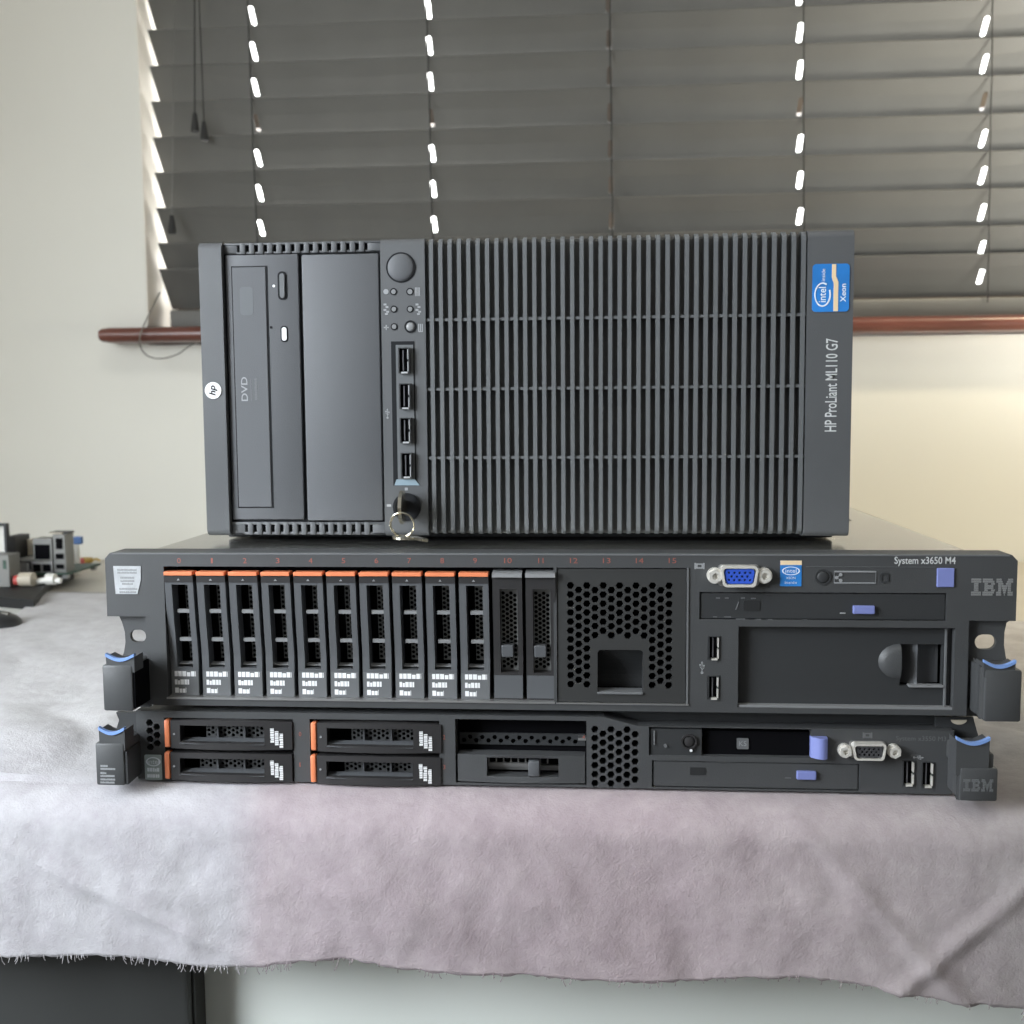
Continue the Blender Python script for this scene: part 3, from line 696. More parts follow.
# hot-swap drives
p2 = (T(489.4, 640, B)[0]-T(163.8, 640, B)[0])/10
zt_, zbm = T(180, 569.5, B)[1], T(180, 697.3, B)[1]
def depthcurve(z):
    t = (zt_-z)/(zt_-zbm); return -.0006+.0046*(min(1, max(0, t*1.5))**1.4 if t < .67 else 1.0)
def carrier(name, kind):
    x0 = xb0+.0006; x1 = x0+p2-.0021
    zz = lambda t: zt_+(zbm-zt_)*t
    N = 14
    wx0, wx1 = x0+(x1-x0)*(.24 if kind else .24), x0+(x1-x0)*(.80 if kind else .84)
    wz1, wz0 = (zz(.115), zz(.775)) if kind else (zz(.14), zz(.79))
    zo = lambda a, b_: [a+(b_-a)*i/N for i in range(N+1)]
    ol = [(x0, z) for z in zo(zz(.095) if kind else zz(.02), zbm)]+[(x1, z) for z in zo(zbm, zz(.095) if kind else zz(.02))]
    hl = [(wx0, z) for z in zo(wz1, wz0)]+[(wx1, z) for z in zo(wz0, wz1)]
    w = lambda x, y, z: (x, y+depthcurve(z), z)
    d = obj(name, MB().plate(ol, [hl], B-.0005, B+.008).warp(w), 'carrier' if kind else 'carrier_d', r2)
    sub = lambda nm, mb, mt, warp=True: obj(nm, mb.warp(w) if warp else mb, mt, d)
    if kind:
        sub('release_latch', MB().box(x0, x1, B-.0016, B+.006, zz(.044), zz(.014), .0003), 'orange')
        hd = MB().box(x0, x1, B-.0008, B+.008, zz(.097), zz(.047)); sub('drive_head', hd, 'carrier_d')
        xm = (x0+x1)/2; sub('arrow_mark', MB().plate([(xm-.0008, zz(.082)), (xm+.0008, zz(.082)), (xm, zz(.066))], [], B-.0011, B-.0008), 'grey')
        hc = honeycomb(wx0+(wx1-wx0)*.40, wx1-.0001, wz0+.004, wz1-.002, .0021, .00255, .00105)
        sub('honeycomb_insert', MB().plate(rect(wx0+(wx1-wx0)*.40, wx1+.0008, wz0+.0035, wz1+.001), hc, B+.0095, B+.0103), 'meshin')
        br = MB()
        for t in (.325, .552): br.box(wx0+(wx1-wx0)*.22, wx1+.0004, B+.0008, B+.0030, zz(t)-.0011, zz(t)+.0009)
        br.extrude_x([(B+.002, wz0+.0012), (B+.006, wz0+.0022), (B+.006, wz0)], wx0, wx1)
        sub('window_bar', br, 'satin2')
        lb = MB().box(x0+.0002, x1-.0002, B-.0007, B-.0004, zz(.995), zz(.80)); sub('label_plate', lb, 'carrier_l')
        pr = MB()
        for (t0, t1, f0, f1) in ((.805, .845, .14, .90), (.87, .91, .14, .66), (.935, .975, .14, .54)):
            bars(pr, x0+(x1-x0)*f0, x0+(x1-x0)*f1, zz(t1), zz(t0), B-.0007, seed=int(t0*1000))
        sub('label_print', pr, 'white')
    else:
        sub('grip_strip', MB().extrude_x([(B-.002, zz(.018)), (B-.0024, zz(.046)), (B+.006, zz(.046)), (B+.006, zz(.0))], x0, x1), 'satin2')
        hc = honeycomb(wx0+.0002, wx1-.0001, wz0+.001, wz1-.001, .0021, .00255, .00108)
        sub('honeycomb_insert', MB().plate(rect(wx0-.0005, wx1+.0005, wz0-.001, wz1+.001), hc, B+.006, B+.0068), 'meshin')
        sub('filler_tab', MB().box(wx0+.0005, wx0+(wx1-wx0)*.74, B-.001, B+.006, zz(.67), zz(.575), .0006), 'carrier')
        sub('filler_foot', MB().box(x0+.0002, x1-.0002, B-.0007, B-.0004, zz(.985), zz(.81)), 'carrier')
    return d
M['meshin'] = mat('honeycomb_black_steel', (.30, .31, .31), .32, .5)
M['satin2'] = mat('grey_plastic', (.22, .225, .23), .4)
M['carrier_l'] = mat('drive_label_plate', (.13, .135, .14), .4)
d0 = carrier('hard_drive', True)
for k in range(1, 10): dup(d0, (p2*k, 0, 0))
f0 = carrier('blank_filler', False); f0.location.x += p2*10
dup(f0, (p2*.985, 0, 0))
for k in range(16):
    cx = 179+k*32.9; w_ = (1. if k == 1 else 1.9) if k < 10 else 3.8 if k != 11 else 2.6
    ptext('bay_number', str(k), cx-w_, 558, cx+w_, 563.2, B, 'redtext', r2)
# ventilated cover over bays 12-15
vx0, vx1, vz0, vz1 = xv0+.0004, xv1-.0006, zb0+.0008, zb1-.0006
hx0, hx1, hz0, hz1 = rc(566.5, 579, 673.5, 689.5, B)
sk = rc(592.5, 638.5, 645, 700, B)
hc = honeycomb(hx0, hx1, hz0, hz1, .00432, .00484, .00205, lambda x, z: sk[0]-.001 < x < sk[1]+.0012 and z < sk[3]+.001)
pk = prect(597.5, 650, 643, 694, B, .002)
vp = obj('ventilated_cover', MB().plate(rect(vx0, vx1, vz0, vz1), hc+[pk], B+.0006, B+.004), 'hexplate', r2)
x0, x1, z0, z1 = rc(597.5, 650, 643, 694, B)
pb = MB(); n_ = 10
for i in range(n_):       # scooped finger pocket
    t0, t1 = i/n_, (i+1)/n_
    f = lambda t: B+.0035+.012*math.sin(min(1, (1-t)*1.25)*PI/2) if t < 1 else B+.0035
    zc = lambda t: z0+(z1-z0)*t
    pb.add([(x0, f(t0), zc(t0)), (x1, f(t0), zc(t0)), (x1, f(t1), zc(t1)), (x0, f(t1), zc(t1))], [(0, 1, 2, 3)])
pb.box(x0-.001, x0, B+.003, B+.016, z0, z1).box(x1, x1+.001, B+.003, B+.016, z0, z1)
obj('finger_pocket', pb, 'blk2', vp)
obj('pocket_lip', MB().box(x0, x1, B-.0004, B+.010, z0-.0004, z0+.0009, .0003), 'dgrey', vp)
# right side controls
monitor_icon(r2, 699.5, 566, .85, B, 'grey')
vga(r2, 738.3, 575, 37, 21.5, (714.5, 575, 7), (763.5, 575, 7), B, 'vga')
def sticker2(a, b_, c, d, Y, parent):
    x0, x1, z0, z1 = rc(a, b_, c, d, Y)
    s_ = obj('sticker', MB().plate(rect(x0, x1, z0, z1), [], Y-.0003, Y), 'intel', parent)
    obj('sticker_band', MB().box(x0, x1, Y-.00045, Y-.0003, z1-(z1-z0)*.17, z1), 'intel_gold', s_)
    cx = (x0+x1)/2; w_ = x1-x0; h_ = z1-z0
    obj('sticker_ring', MB().ring(cx, z0+h_*.60, w_*.42, w_*.36, Y-.0005, Y-.0003, k=.48), 'intel_w', s_)
    text('sticker_lettering', 'intel', cx-w_*.26, cx+w_*.26, z0+h_*.53, z0+h_*.68, Y-.0003, 'intel_w', s_)
    text('sticker_lettering', 'XEON', cx-w_*.22, cx+w_*.22, z0+h_*.28, z0+h_*.37, Y-.0003, 'intel_w', s_)
    text('sticker_lettering', 'inside', cx-w_*.28, cx+w_*.28, z0+h_*.10, z0+h_*.20, Y-.0003, 'intel_w', s_)
sticker2(780.3, 560.5, 801.3, 586.2, B, r2)
seam = MB(); x0, x1, z0, z1 = rc(806, 566.5, 936, 567.3, B); seam.box(x0, x1, B-.0003, B, z0, z1)
obj('panel_seam', seam, 'dgrey', r2)
x, z = T(823, 577, B)
pw = MB().ring(x, z, .0042, .0034, B-.0005, B).dome(x, z, .0032, B, .0008); obj('power_button', pw, 'blk2', r2, smooth=True)
ind = MB().plate(prect(834, 570.5, 876, 584, B, .0006), [prect(835, 572, 875.3, 582.6, B, .0004)], B-.0003, B); io = obj('indicator_window', ind, 'dgrey', r2)
mb = MB(); x0, x1, z0, z1 = rc(834.5, 571, 876, 572.3, B); mb.box(x0, x1, B-.0005, B-.0003, z0, z1); x0, x1, z0, z1 = rc(834, 582.2, 875.5, 583.4, B); mb.box(x0, x1, B-.0005, B-.0003, z0, z1)
a_, b2, c_ = T(836.5, 577.5, B), T(840.5, 574.6, B), T(840.5, 580.4, B)
for q in (a_, b2, c_): mb.cyl(q[0], q[1], .0009, B-.0005, B-.0002, 10)
mb.tube([(b2[0], B-.0003, b2[1]), (a_[0], B-.0003, a_[1]), (c_[0], B-.0003, c_[1])], .0003, 5)
obj('indicator_print', mb, 'grey', io)
x, z = T(884.5, 577.5, B); obj('locator_button', MB().plate(prect(880, 572.5, 889, 583, B, .0015), [prect(882, 575, 887, 581, B, .0006)], B-.0004, B), 'blk2', r2)
ptext('model_lettering', 'System x3650 M4', 894.5, 557, 955.5, 566.5, B, 'white2', r2) if 0 else None
M['white2'] = mat('soft_white_print', (.60, .62, .62), .6)
ptext('model_lettering', 'System x3650 M4', 894.5, 556.6, 955.5, 566.3, B, 'white2', r2, bold=.012)
obj('release_button', MB().pbox(937.5, 568.2, 954.3, 587.3, B-.0010, B+.001, .0004), 'blue', r2)
M['ibmgrey'] = mat('badge_grey', (.22, .225, .225), .4)
ibm(r2, 971.5, 578.5, 1012.5, 596, B, 'ibmgrey')
od = obj('optical_drive', MB().pbox(700.5, 592.8, 945, 620.3, B+.0008, B+.018, .0005), 'blk2', r2)
obj('eject_button', MB().pbox(853.5, 606, 875, 614.3, B-.0012, B+.003, .0005), 'blue', od)
obj('drive_light', MB().pbox(840, 612.6, 845.5, 613.8, B+.0004, B+.001), 'grey', od)
mb = MB(); rg = random.Random(5)
for (a, b_, w_) in ((716, 597.5, 4), (725, 597.5, 4), (741, 597.5, 4), (751, 597.8, 5), (713, 616.4, 4), (724, 616.4, 7), (736, 618.6, 9), (756, 619, 5), (768, 619, 4), (803, 619.3, 4)):
    x0, x1, z0, z1 = rc(a, b_, a+w_, b_+1.1, B+.0006); mb.box(x0, x1, B+.0005, B+.001, z0, z1)
mb.tube([T(739, 605, B)[:1]+(B+.0007, T(739, 602, B)[1]), T(736, 610, B)[:1]+(B+.0007, T(736, 610, B)[1])], .0003, 5)
obj('scuff', mb, 'dgrey', od)
obj('disc_emblem', MB().plate(prect(743.5, 600, 760, 611, B+.0006, .001), [], B+.0005, B+.001), 'emblem', od)
usb(r2, 714, 648, 11, 24, B, 'metal'); usb(r2, 713.5, 687.5, 11, 24, B, 'metal')
usb_icon(r2, 702, 668, .95, B, 'grey', False)
# wide blank bay with a scooped grip
x0, x1, z0, z1 = rc(739.5, 627.5, 952, 709, B)
gx0, gx1, gz0, gz1 = rc(903, 646, 945, 688.5, B)
gl0 = T(880.5, 664, B)[0]; gzc = T(890, 663.5, B)[1]
hole = [(gx0, gz0), (gx1, gz0), (gx1, gz1), (gx0, gz1)]
tb_ = obj('bay_cover', MB().plate(rect(x0, x1, z0, z1), [hole], B+.005, B+.009), 'blk2', r2)
mb = MB(); n_ = 14
for i in range(n_):
    t0, t1 = i/n_, (i+1)/n_; f = lambda t: B+.0065+.007*abs(math.cos((t**.8)*PI))**.8
    xa = lambda t: gx0+(gx1-gx0)*t
    mb.add([(xa(t0), f(t0), gz0), (xa(t1), f(t1), gz0), (xa(t1), f(t1), gz1), (xa(t0), f(t0), gz1)], [(0, 1, 2, 3)])
obj('grip_recess', mb, 'carrier', tb_, smooth=True)
mb = MB(); V = []; n_ = 10   # half dome bulge left of the grip
for i in range(n_+1):
    ph = PI/2+PI*i/n_
    for j in range(7):
        r_ = j/6; V.append((gx0+(gx0-gl0)*r_*math.cos(ph), B+.005-.0035*math.sqrt(max(0, 1-r_*r_))*1, gzc+.0095*r_*math.sin(ph)))
FS = [(i*7+j, i*7+j+1, (i+1)*7+j+1, (i+1)*7+j) for i in range(n_) for j in range(6)]
c0 = len(V); V.append((gx0, B+.005, gzc))
for i in range(6):
    FS.append((c0, i, i+1)); FS.append((c0, n_*7+i+1, n_*7+i))
obj('grip_bulge', MB().add(V, FS), 'blk', tb_, smooth=True)
lx0, lx1, lz0, lz1 = rc(909, 685.5, 944, 688, B+.003)
obj('grip_lip', MB().box(lx0, lx1, B+.003, B+.008, lz0, lz1, .0003), 'satin2', tb_)
obj('bay_sill', MB().box(x0, x1+.0004, B+.0005, B+.005, z0-.0006, z0+.0005), 'satin2', r2)
obj('bay_side', MB().box(x1-.0032, x1-.0024, B+.003, B+.0052, z0, z1), 'dgrey', tb_)
# hologram sticker
x0, x1, z0, z1 = rc(113.3, 566, 142, 594, B)
hs_ = obj('sticker', MB().plate([(x0, z1), (x0+.0008, z0), (x1-.0025, z0), (x1-.0003, (z0+z1)/2), (x1, z1)][::-1], [], B-.0003, B), 'silver', r2)
mb = MB(); h_ = z1-z0
for k, (t, a, c) in enumerate(((.90, .15, .85), (.80, .15, .85), (.62, .25, .75), (.50, .25, .75), (.40, .3, .7), (.22, .2, .85), (.10, .2, .8))):
    bars(mb, x0+(x1-x0)*a, x0+(x1-x0)*c, z0+h_*(t-.07), z0+h_*t, B-.0003, seed=k+40)
obj('sticker_print', mb, 'grey', hs_)
# ears
def ov(cx, cy, a, b_, Y):
    x, z = T(cx, cy, Y); k = .53e-3
    return rect(x-a*k, x+a*k, z-b_*k, z+b_*k, b_*k*.98, 6)
mb = MB().plate(pp([(117, 612), (150, 612), (150, 707), (121, 707), (121.5, 660), (124, 652), (125.5, 642), (124.8, 632), (122, 622), (119.5, 617)], B+.004), [ov(138, 636, 8.6, 6.6, B+.004)], B+.004, B+.007)
obj('mounting_ear', mb, 'blk', r2)
mb = MB().plate(pp([(965, 612), (1010, 612), (1010, 620.5), (1006.5, 623), (1004.5, 632), (1004, 645), (1006, 658), (1008, 668), (1008, 716), (965, 716)], B+.004), [ov(985.5, 642, 10.2, 7.4, B+.004), pp([(972, 661), (983, 661), (980, 672)], B+.004)], B+.004, B+.007)
obj('mounting_ear', mb, 'blk', r2)
L3 = latch(r2, (101.5, 665, 133.5, 711.5), B+.005, (105, 653.5, 134, 664), B-.020, -1)
Yl = B-.020
obj('latch_web', MB().extrude_z([(T(132.5, 690, Yl)[0], Yl+.001), (T(134.5, 690, Yl)[0], Yl+.001), (T(150, 690, B)[0], B), (T(148, 690, B)[0], B+.003), (T(132.5, 690, Yl)[0], B+.003)], T(120, 709, Yl)[1], T(120, 667, Yl)[1]), 'void', L3)
L4 = latch(r2, (985.5, 670, 1021, 722.5), B+.005, (984.5, 660, 1016, 672), B-.020, 1)
obj('latch_web', MB().extrude_z([(T(981, 690, Yl)[0], Yl+.002), (T(986.5, 690, Yl)[0], Yl+.001), (T(988, 690, Yl)[0], B+.003), (T(975, 690, B)[0], B+.003), (T(975, 690, B)[0], B)], T(985, 720, Yl)[1], T(985, 668, Yl)[1]), 'blk', L4)

# ------------------------------------------------------------------ tower server lying on its side (top)
C = .050
hx0, hx1 = T(202.6, 390, C)[0], T(851.7, 390, C)[0]
hz0, hz1 = T(530, 536.5, C)[1], T(530, 235, C)[1]
zrest = z2t+.0003
tw = thing('tower_server', ((hx0+hx1)/2, .28, zrest), 'black tower server lying on its side on top of the rack servers', 'server')
obj('chassis', MB().box(hx0+.0035, hx1-.0035, C+.026, C+.43, zrest, hz1-.0028, .001), 'hp_steel', tw)
obj('bezel_back', MB().box(hx0+.0012, hx1-.0012, C+.0058, C+.0262, hz0+.0012, hz1-.0012, .002), 'hp_back', tw)
def capprof(z0, z1, c=.0052, back=.020, lip=.0):
    """y,z profile of the bezel front with rolled top and bottom"""
    p = [(C+back, z0)]
    for i in range(5):
        a = PI/2*i/4; p.append((C+c-c*math.sin(a), z0+c*.8-c*.8*math.cos(a)))
    for i in range(5):
        a = PI/2*i/4; p.append((C+c-c*math.cos(a), z1-c*.9+c*.9*math.sin(a)))
    p.append((C+back, z1)); return p
xa = T(222.8, 390, C)[0]+.0008
def xC(px): return T(px, 390, C)[0]
# bezel: left rail, control column, right rail, top and bottom bridges (one moulding)
for nm, a, b_ in (('bezel_rail', hx0, xC(225.3)), ('control_panel', xC(382.5), xC(426.5)), ('bezel_rail', xC(805.5), hx1)):
    obj(nm, MB().extrude_x(capprof(hz0, hz1), a, b_), 'hp', tw, smooth=True)
obj('bay_surround', MB().box(xC(225), xC(383), C+.0050, C+.0069, hz0+.001, hz1-.001), 'hp_dark', tw)
# combed vents above and below the two drive bays
def comb(zA, zB, y0):
    mb = MB(); x0, x1 = xC(226), xC(382.5)
    mb.box(x0, x1, C+.0035, C+.018, zA, zA+(zB-zA)*.22, .0006); mb.box(x0, x1, C+.003, C+.018, zB-(zB-zA)*.22, zB, .0006)
    mb.box(x0, x0+.008, C+.0035, C+.018, zA, zB, .0006); mb.box(x1-.008, x1, C+.0035, C+.018, zA, zB, .0006)
    n_ = 14
    for i in range(n_):
        cx = x0+.0085+(x1-x0-.017)*(i+.5)/n_; mb.box(cx-.0016, cx+.0016, C+.0028, C+.016, zA, zB, .0005)
    return mb
zt0, zt1 = T(300, 252.3, C)[1], T(300, 241, C)[1]
obj('vent', comb(zt0, zt1, 0), 'hp', tw, smooth=True)
zq0, zq1 = T(300, 535.3, C)[1], T(300, 522.5, C)[1]
obj('vent', comb(zq0, zq1, 0), 'hp', tw, smooth=True)
# optical drive
Yd = C+.003
zA, zB = T(262, 519.5, Yd)[1], T(262, 254.5, Yd)[1]
od = obj('optical_drive', MB().box(xC(227.2), xC(299.6), Yd, C+.02, zA, zB, .0006), 'hp_face', tw, smooth=True)
tx0, tx1, tzA, tzB = xC(233), xC(268.5), T(250, 508, Yd)[1], T(250, 266, Yd)[1]
gv = MB().plate(rect(tx0, tx1, tzA, tzB), [rect(tx0+.0006, tx1-.0006, tzA+.0006, tzB-.0006)], Yd-.0001, Yd+.002)
gv.box(tx1-.0006, tx1+.0004, Yd-.00015, Yd+.002, tzA, tzB)
obj('tray_gap', gv, 'hp_dark', od)
obj('disc_tray', MB().box(tx0+.0007, tx1-.0007, Yd-.0006, Yd+.002, tzA+.0007, tzB-.0007, .0003), 'hp_face', od)
obj('disc_emblem', MB().plate(prect(239.5, 287, 253.5, 315, Yd-.0006, .002), [], Yd-.0007, Yd-.0006), 'faint', od)
Yt = Yd-.0006
ptext('lettering', 'DVD', 241, 377, 248, 401, Yt, 'grey', od, 90, bold=.01)
mb = MB(); bars(mb, *rc(250.3, 379, 252.0, 401, Yt), Yt, seed=3, vert=True); bars(mb, *rc(254.3, 378, 257.6, 400, Yt), Yt, seed=6, vert=True); obj('lettering', mb, 'dgrey', od)
x0, x1, z0, z1 = rc(277.5, 271.5, 287.5, 300, Yd)
obj('eject_slot', MB().plate(rect(x0, x1, z0, z1, .0024), [rect(x0+.0011, x1-.0011, z0+.0011, z1-.0011, .0014)], Yd-.0003, Yd+.001), 'hp_dark', od)
obj('eject_button', MB().plate(rect(x0+.0013, x1-.0013, z0+.0013, z1-.0013, .0013), [], Yd-.0012, Yd+.001), 'rib', od)
x0, x1, z0, z1 = rc(280.5, 326, 288.3, 342, Yd)
obj('light_slot', MB().plate(rect(x0, x1, z0, z1, .0018), [], Yd-.0002, Yd+.001), 'hp_dark', od)
obj('status_light', MB().plate(rect(x0+.0008, x1-.0008, z0+.0008, z1-.0008, .0012), [], Yd-.0006, Yd), 'white', od)
x, z = T(273.8, 286, Yd); obj('headphone_mark', MB().cyl(x, z, .0008, Yd-.0002, Yd, 10), 'white', od)
x, z = T(271.2, 327.4, Yd); obj('pinhole', MB().cyl(x, z, .0008, Yd-.0002, Yd, 10), 'hp_dark', od)
obj('bay_cover', MB().box(xC(303.6), xC(380.2), C+.0015, C+.02, T(340, 521, C)[1], T(340, 253.5, C)[1], .0010), 'hp_face', tw, smooth=True)
# control column
x, z = T(401, 267.5, C)
k = .578e-3
pb = obj('power_button', MB().dome(x, z, 13.2*k, C-.0004, .0015, 32).cyl(x, z, 13.2*k, C-.0004, C+.001, 32), 'hp_face', tw, smooth=True)
obj('button_gap', MB().ring(x, z, 14.8*k, 13.4*k, C-.0003, C+.001, 36), 'hp_dark', pb)
for (a, b_, r_) in ((393.6, 291.7, 2.3), (410, 291.7, 2.5), (394, 309.2, 2.3), (410.2, 309.2, 2.3), (394.2, 326.7, 2.3)):
    x, z = T(a, b_, C)
    o = obj('indicator_light', MB().cyl(x, z, r_*k, C-.0005, C, 14), 'grey2' if 0 else 'satin2', tw); obj('light_rim', MB().ring(x, z, (r_+1.2)*k, r_*k, C-.0003, C, 16), 'hp_dark', o)
x, z = T(410.6, 326.7, C); o = obj('locator_button', MB().dome(x, z, 4.3*k, C-.0004, .0008, 16), 'satin2', tw, smooth=True); obj('button_gap', MB().ring(x, z, 6.2*k, 4.5*k, C-.0003, C, 20), 'hp_dark', o)
ic = MB()
x, z = T(386, 291.7, C); ic.cyl(x, z, 2.6*k, C-.0002, C, 12)
x0, x1, z0, z1 = rc(415, 287.5, 420.5, 296, C)
for i in range(4): ic.box(x0+(x1-x0)*i/4, x0+(x1-x0)*(i+.65)/4, C-.0002, C, z0, z1)
for (a, b_) in ((386.5, 309), (418.5, 309)):
    for (dx, dy) in ((-1.5, -4.5), (.5, -2), (-1.5, 1), (1.2, 2.8), (0, 5)):
        x, z = T(a+dx, b_+dy, C); ic.box(x-1.4*k, x+1.4*k, C-.0002, C, z-.9*k, z+.9*k)
x, z = T(386.3, 327.5, C); ic.box(x-2.4*k, x+2.4*k, C-.0002, C, z-.6*k, z+.6*k).box(x-.6*k, x+.6*k, C-.0002, C, z-2.4*k, z+2.4*k)
x, z = T(420.5, 327.5, C)
for i in range(3): ic.box(x+(i-1)*1.8*k-.5*k, x+(i-1)*1.8*k+.5*k, C-.0002, C, z-3.5*k, z+3.5*k)
ic.box(x-2.3*k, x+2.3*k, C-.0002, C, z-4.4*k, z-3.4*k)
x, z = T(389, 505.5, C); ic.box(x-2.2*k, x+2.2*k, C-.0002, C, z-1.2*k, z+1.2*k)
x, z = T(406.3, 489, C); ic.box(x-1.5*k, x+1.5*k, C-.0002, C, z-1.4*k, z+1.4*k)
obj('control_symbols', ic, 'grey', tw)
usb_icon(tw, 387.5, 414, .8, C, 'grey', False)
# usb recess
x0, x1, z0, z1 = rc(391, 341.5, 416.5, 485.5, C)
rx0, rx1 = xC(396.5), xC(413.8)
ub = MB().plate(rect(x0, x1, z0, z1), [rect(rx0, rx1, z0+.003, z1-.002)], C-.0002, C+.0004)
ur = obj('usb_panel', ub, 'hp_dark', tw)
obj('panel_face', MB().box(rx0, rx1, C-.0003, C+.0004, z0+.003, z1-.002), 'rib', ur)
obj('panel_bevel', MB().plate(pp([(396.5, 479.5), (415, 479.5), (419.5, 485.3), (394.5, 485.3)], C-.0005), [], C-.0007, C+.0002), 'bevel_reflection', ur)
for (a, b_) in ((404, 360.5), (405, 396.2), (405.5, 430.5), (406.5, 465.5)):
    usb(tw, a, b_, 11.5, 25.5, C-.0026, 'usblip', .0036, side_mt='grey')
# lock
x, z = T(407, 507, C)
lk = obj('lock', MB().ring(x, z, 14*k, 11.5*k, C-.0012, C+.001, 32).cyl(x, z, 11.6*k, C-.0007, C+.001, 28), 'hp_dark', tw, smooth=True)
obj('keyhole', MB().box(x-.0006-3.*k, x+.0006-3*k, C-.0009, C, z-6*k, z+6*k), 'void', lk)
# ribbed grille
g0, g1 = xC(427), xC(805.5)
nr = 40; pr_ = (g1-g0)/nr
rb = MB()
for i in range(nr):
    cx = g0+pr_*(i+.62)
    q = MB().extrude_x(capprof(hz0+.0010, hz1-.0003, .0058, .0080), cx-.00118, cx+.00118); rb.add(q.v, q.f)
for yy in (319, 388.7, 457.6):
    zz = T(500, yy, C+.001)[1]; rb.box(g0, g1, C+.0008, C+.0075, zz-.0008, zz+.0008)
obj('grille', rb, 'rib', tw)
# stickers and lettering
x, z = T(213.3, 390.5, C)
bd = obj('badge', MB().cyl(x, z, 8.4*k, C-.0005, C, 28), 'white', tw)
text('badge_lettering', 'hp', x-4.0*k, x+4.6*k, z-5.2*k, z+5.2*k, C-.0005, 'hp_dark', bd, 90, shear=.25, bold=.03)
ptext('model_lettering', 'HP ProLiant ML110 G7', 826, 338.5, 836.3, 431.5, C, 'grey3' if 0 else 'white2', tw, 90, bold=.008)
x0, x1, z0, z1 = rc(812.6, 264.2, 848.8, 311.5, C)
st = obj('sticker', MB().plate(rect(x0, x1, z0, z1, .002), [], C-.0004, C), 'intel', tw)
w_, h_ = x1-x0, z1-z0
bx = [(.52, 1), (.52, .72), (.545, .66), (.575, .60), (.575, .0), (.70, .0), (.70, .62), (.67, .68), (.635, .74), (.635, 1)]
obj('sticker_band', MB().plate([(x0+w_*a, z0+h_*(.01+.98*b_)) for a, b_ in bx], [], C-.0006, C-.0004), 'intel_gold', st)
cx, cz = x0+w_*.28, z0+h_*.36
rg_ = MB(); o_l = []; i_l = []
for i in range(40):
    a = math.radians(60)+2*PI*.90*i/39
    o_l.append((cx+w_*.225*math.cos(a), cz+h_*.255*math.sin(a))); i_l.append((cx+w_*.185*math.cos(a)-w_*.004, cz+h_*.225*math.sin(a)))
rg_.plate(o_l+i_l[::-1], [], C-.0006, C-.0004)
obj('sticker_ring', rg_, 'intel_w', st)
text('sticker_lettering', 'intel', x0+w_*.17, x0+w_*.37, z0+h_*.20, z0+h_*.52, C-.0004, 'intel_w', st, 90, bold=.01)
text('sticker_lettering', 'inside', x0+w_*.24, x0+w_*.34, z0+h_*.64, z0+h_*.90, C-.0004, 'intel_w', st, 90)
text('sticker_lettering', 'Xeon', x0+w_*.76, x0+w_*.91, z0+h_*.20, z0+h_*.58, C-.0004, 'intel_w', st, 90, bold=.012)

# ------------------------------------------------------------------ keys in the lock
x, z = T(402.3, 507, C-.012)
ks = thing('key_set', (x, C-.012, z-.02), 'two small nickel keys on a ring, one turned in the lock of the tower server', 'keys')
kb = MB()
prof = [(C-.0013, z+.003), (C-.006, z+.0035), (C-.0075, z+.009), (C-.014, z+.0095), (C-.020, z+.006), (C-.0215, z), (C-.020, z-.006), (C-.014, z-.0095), (C-.0075, z-.009), (C-.006, z-.0035), (C-.0013, z-.003)]
kb.extrude_x(prof, x-.0010, x+.0010)
obj('key', kb, 'key', ks)
rx, rz = T(402.5, 524.5, C-.018); R_ = 12.2*.000555
obj('key_ring', MB().tube([(rx+R_*math.cos(2*PI*i/36), C-.0195-.002*math.sin(2*PI*i/36), rz+R_*1.02*math.sin(2*PI*i/36)) for i in range(36)], .00055, 8, True).tube([(rx+R_*.97*math.cos(2*PI*i/36), C-.0187-.002*math.sin(2*PI*i/36), rz+R_*.99*math.sin(2*PI*i/36)) for i in range(36)], .00050, 8, True), 'key', ks, smooth=True)
x0, z0 = T(394, 536, C-.022); x1, z1 = T(413, 536, C-.022); x2, z2 = T(428, 541, C-.022)
kz = rz-R_*1.0-.0002
hk = MB()
def flatkey(pts, zf, th):
    n_ = len(pts); V = [(a, b_, zf(a)) for a, b_ in pts]+[(a, b_, zf(a)+th) for a, b_ in pts]
    return V, [tuple(range(n_))[::-1], tuple(range(n_, 2*n_))]+[(i, (i+1) % n_, (i+1) % n_+n_, i+n_) for i in range(n_)]
cx = (x0+x1)/2+.001; cy = C-.021
pts = [(cx+.0072*math.cos(2*PI*i/18), cy+.0085*math.sin(2*PI*i/18)) for i in range(-7, 8)]
pts = [(cx+.0075*math.cos(a), cy+.0085*math.sin(a)) for a in [math.radians(25+310*i/16) for i in range(17)]]
pts += [(x2-.003, cy-.0035), (x2, cy-.001), (x2-.002, cy+.002), (cx+.012, cy+.0025)]
hk.add(*flatkey(pts, lambda a: kz-.0006-max(0, (a-cx-.004))*.22, .0014))
obj('key', hk, 'key', ks)

# ------------------------------------------------------------------ things on the far left of the table
zt = TZ0+.0003
def on(px, py, Z=zt): return TZ(px, py, Z)
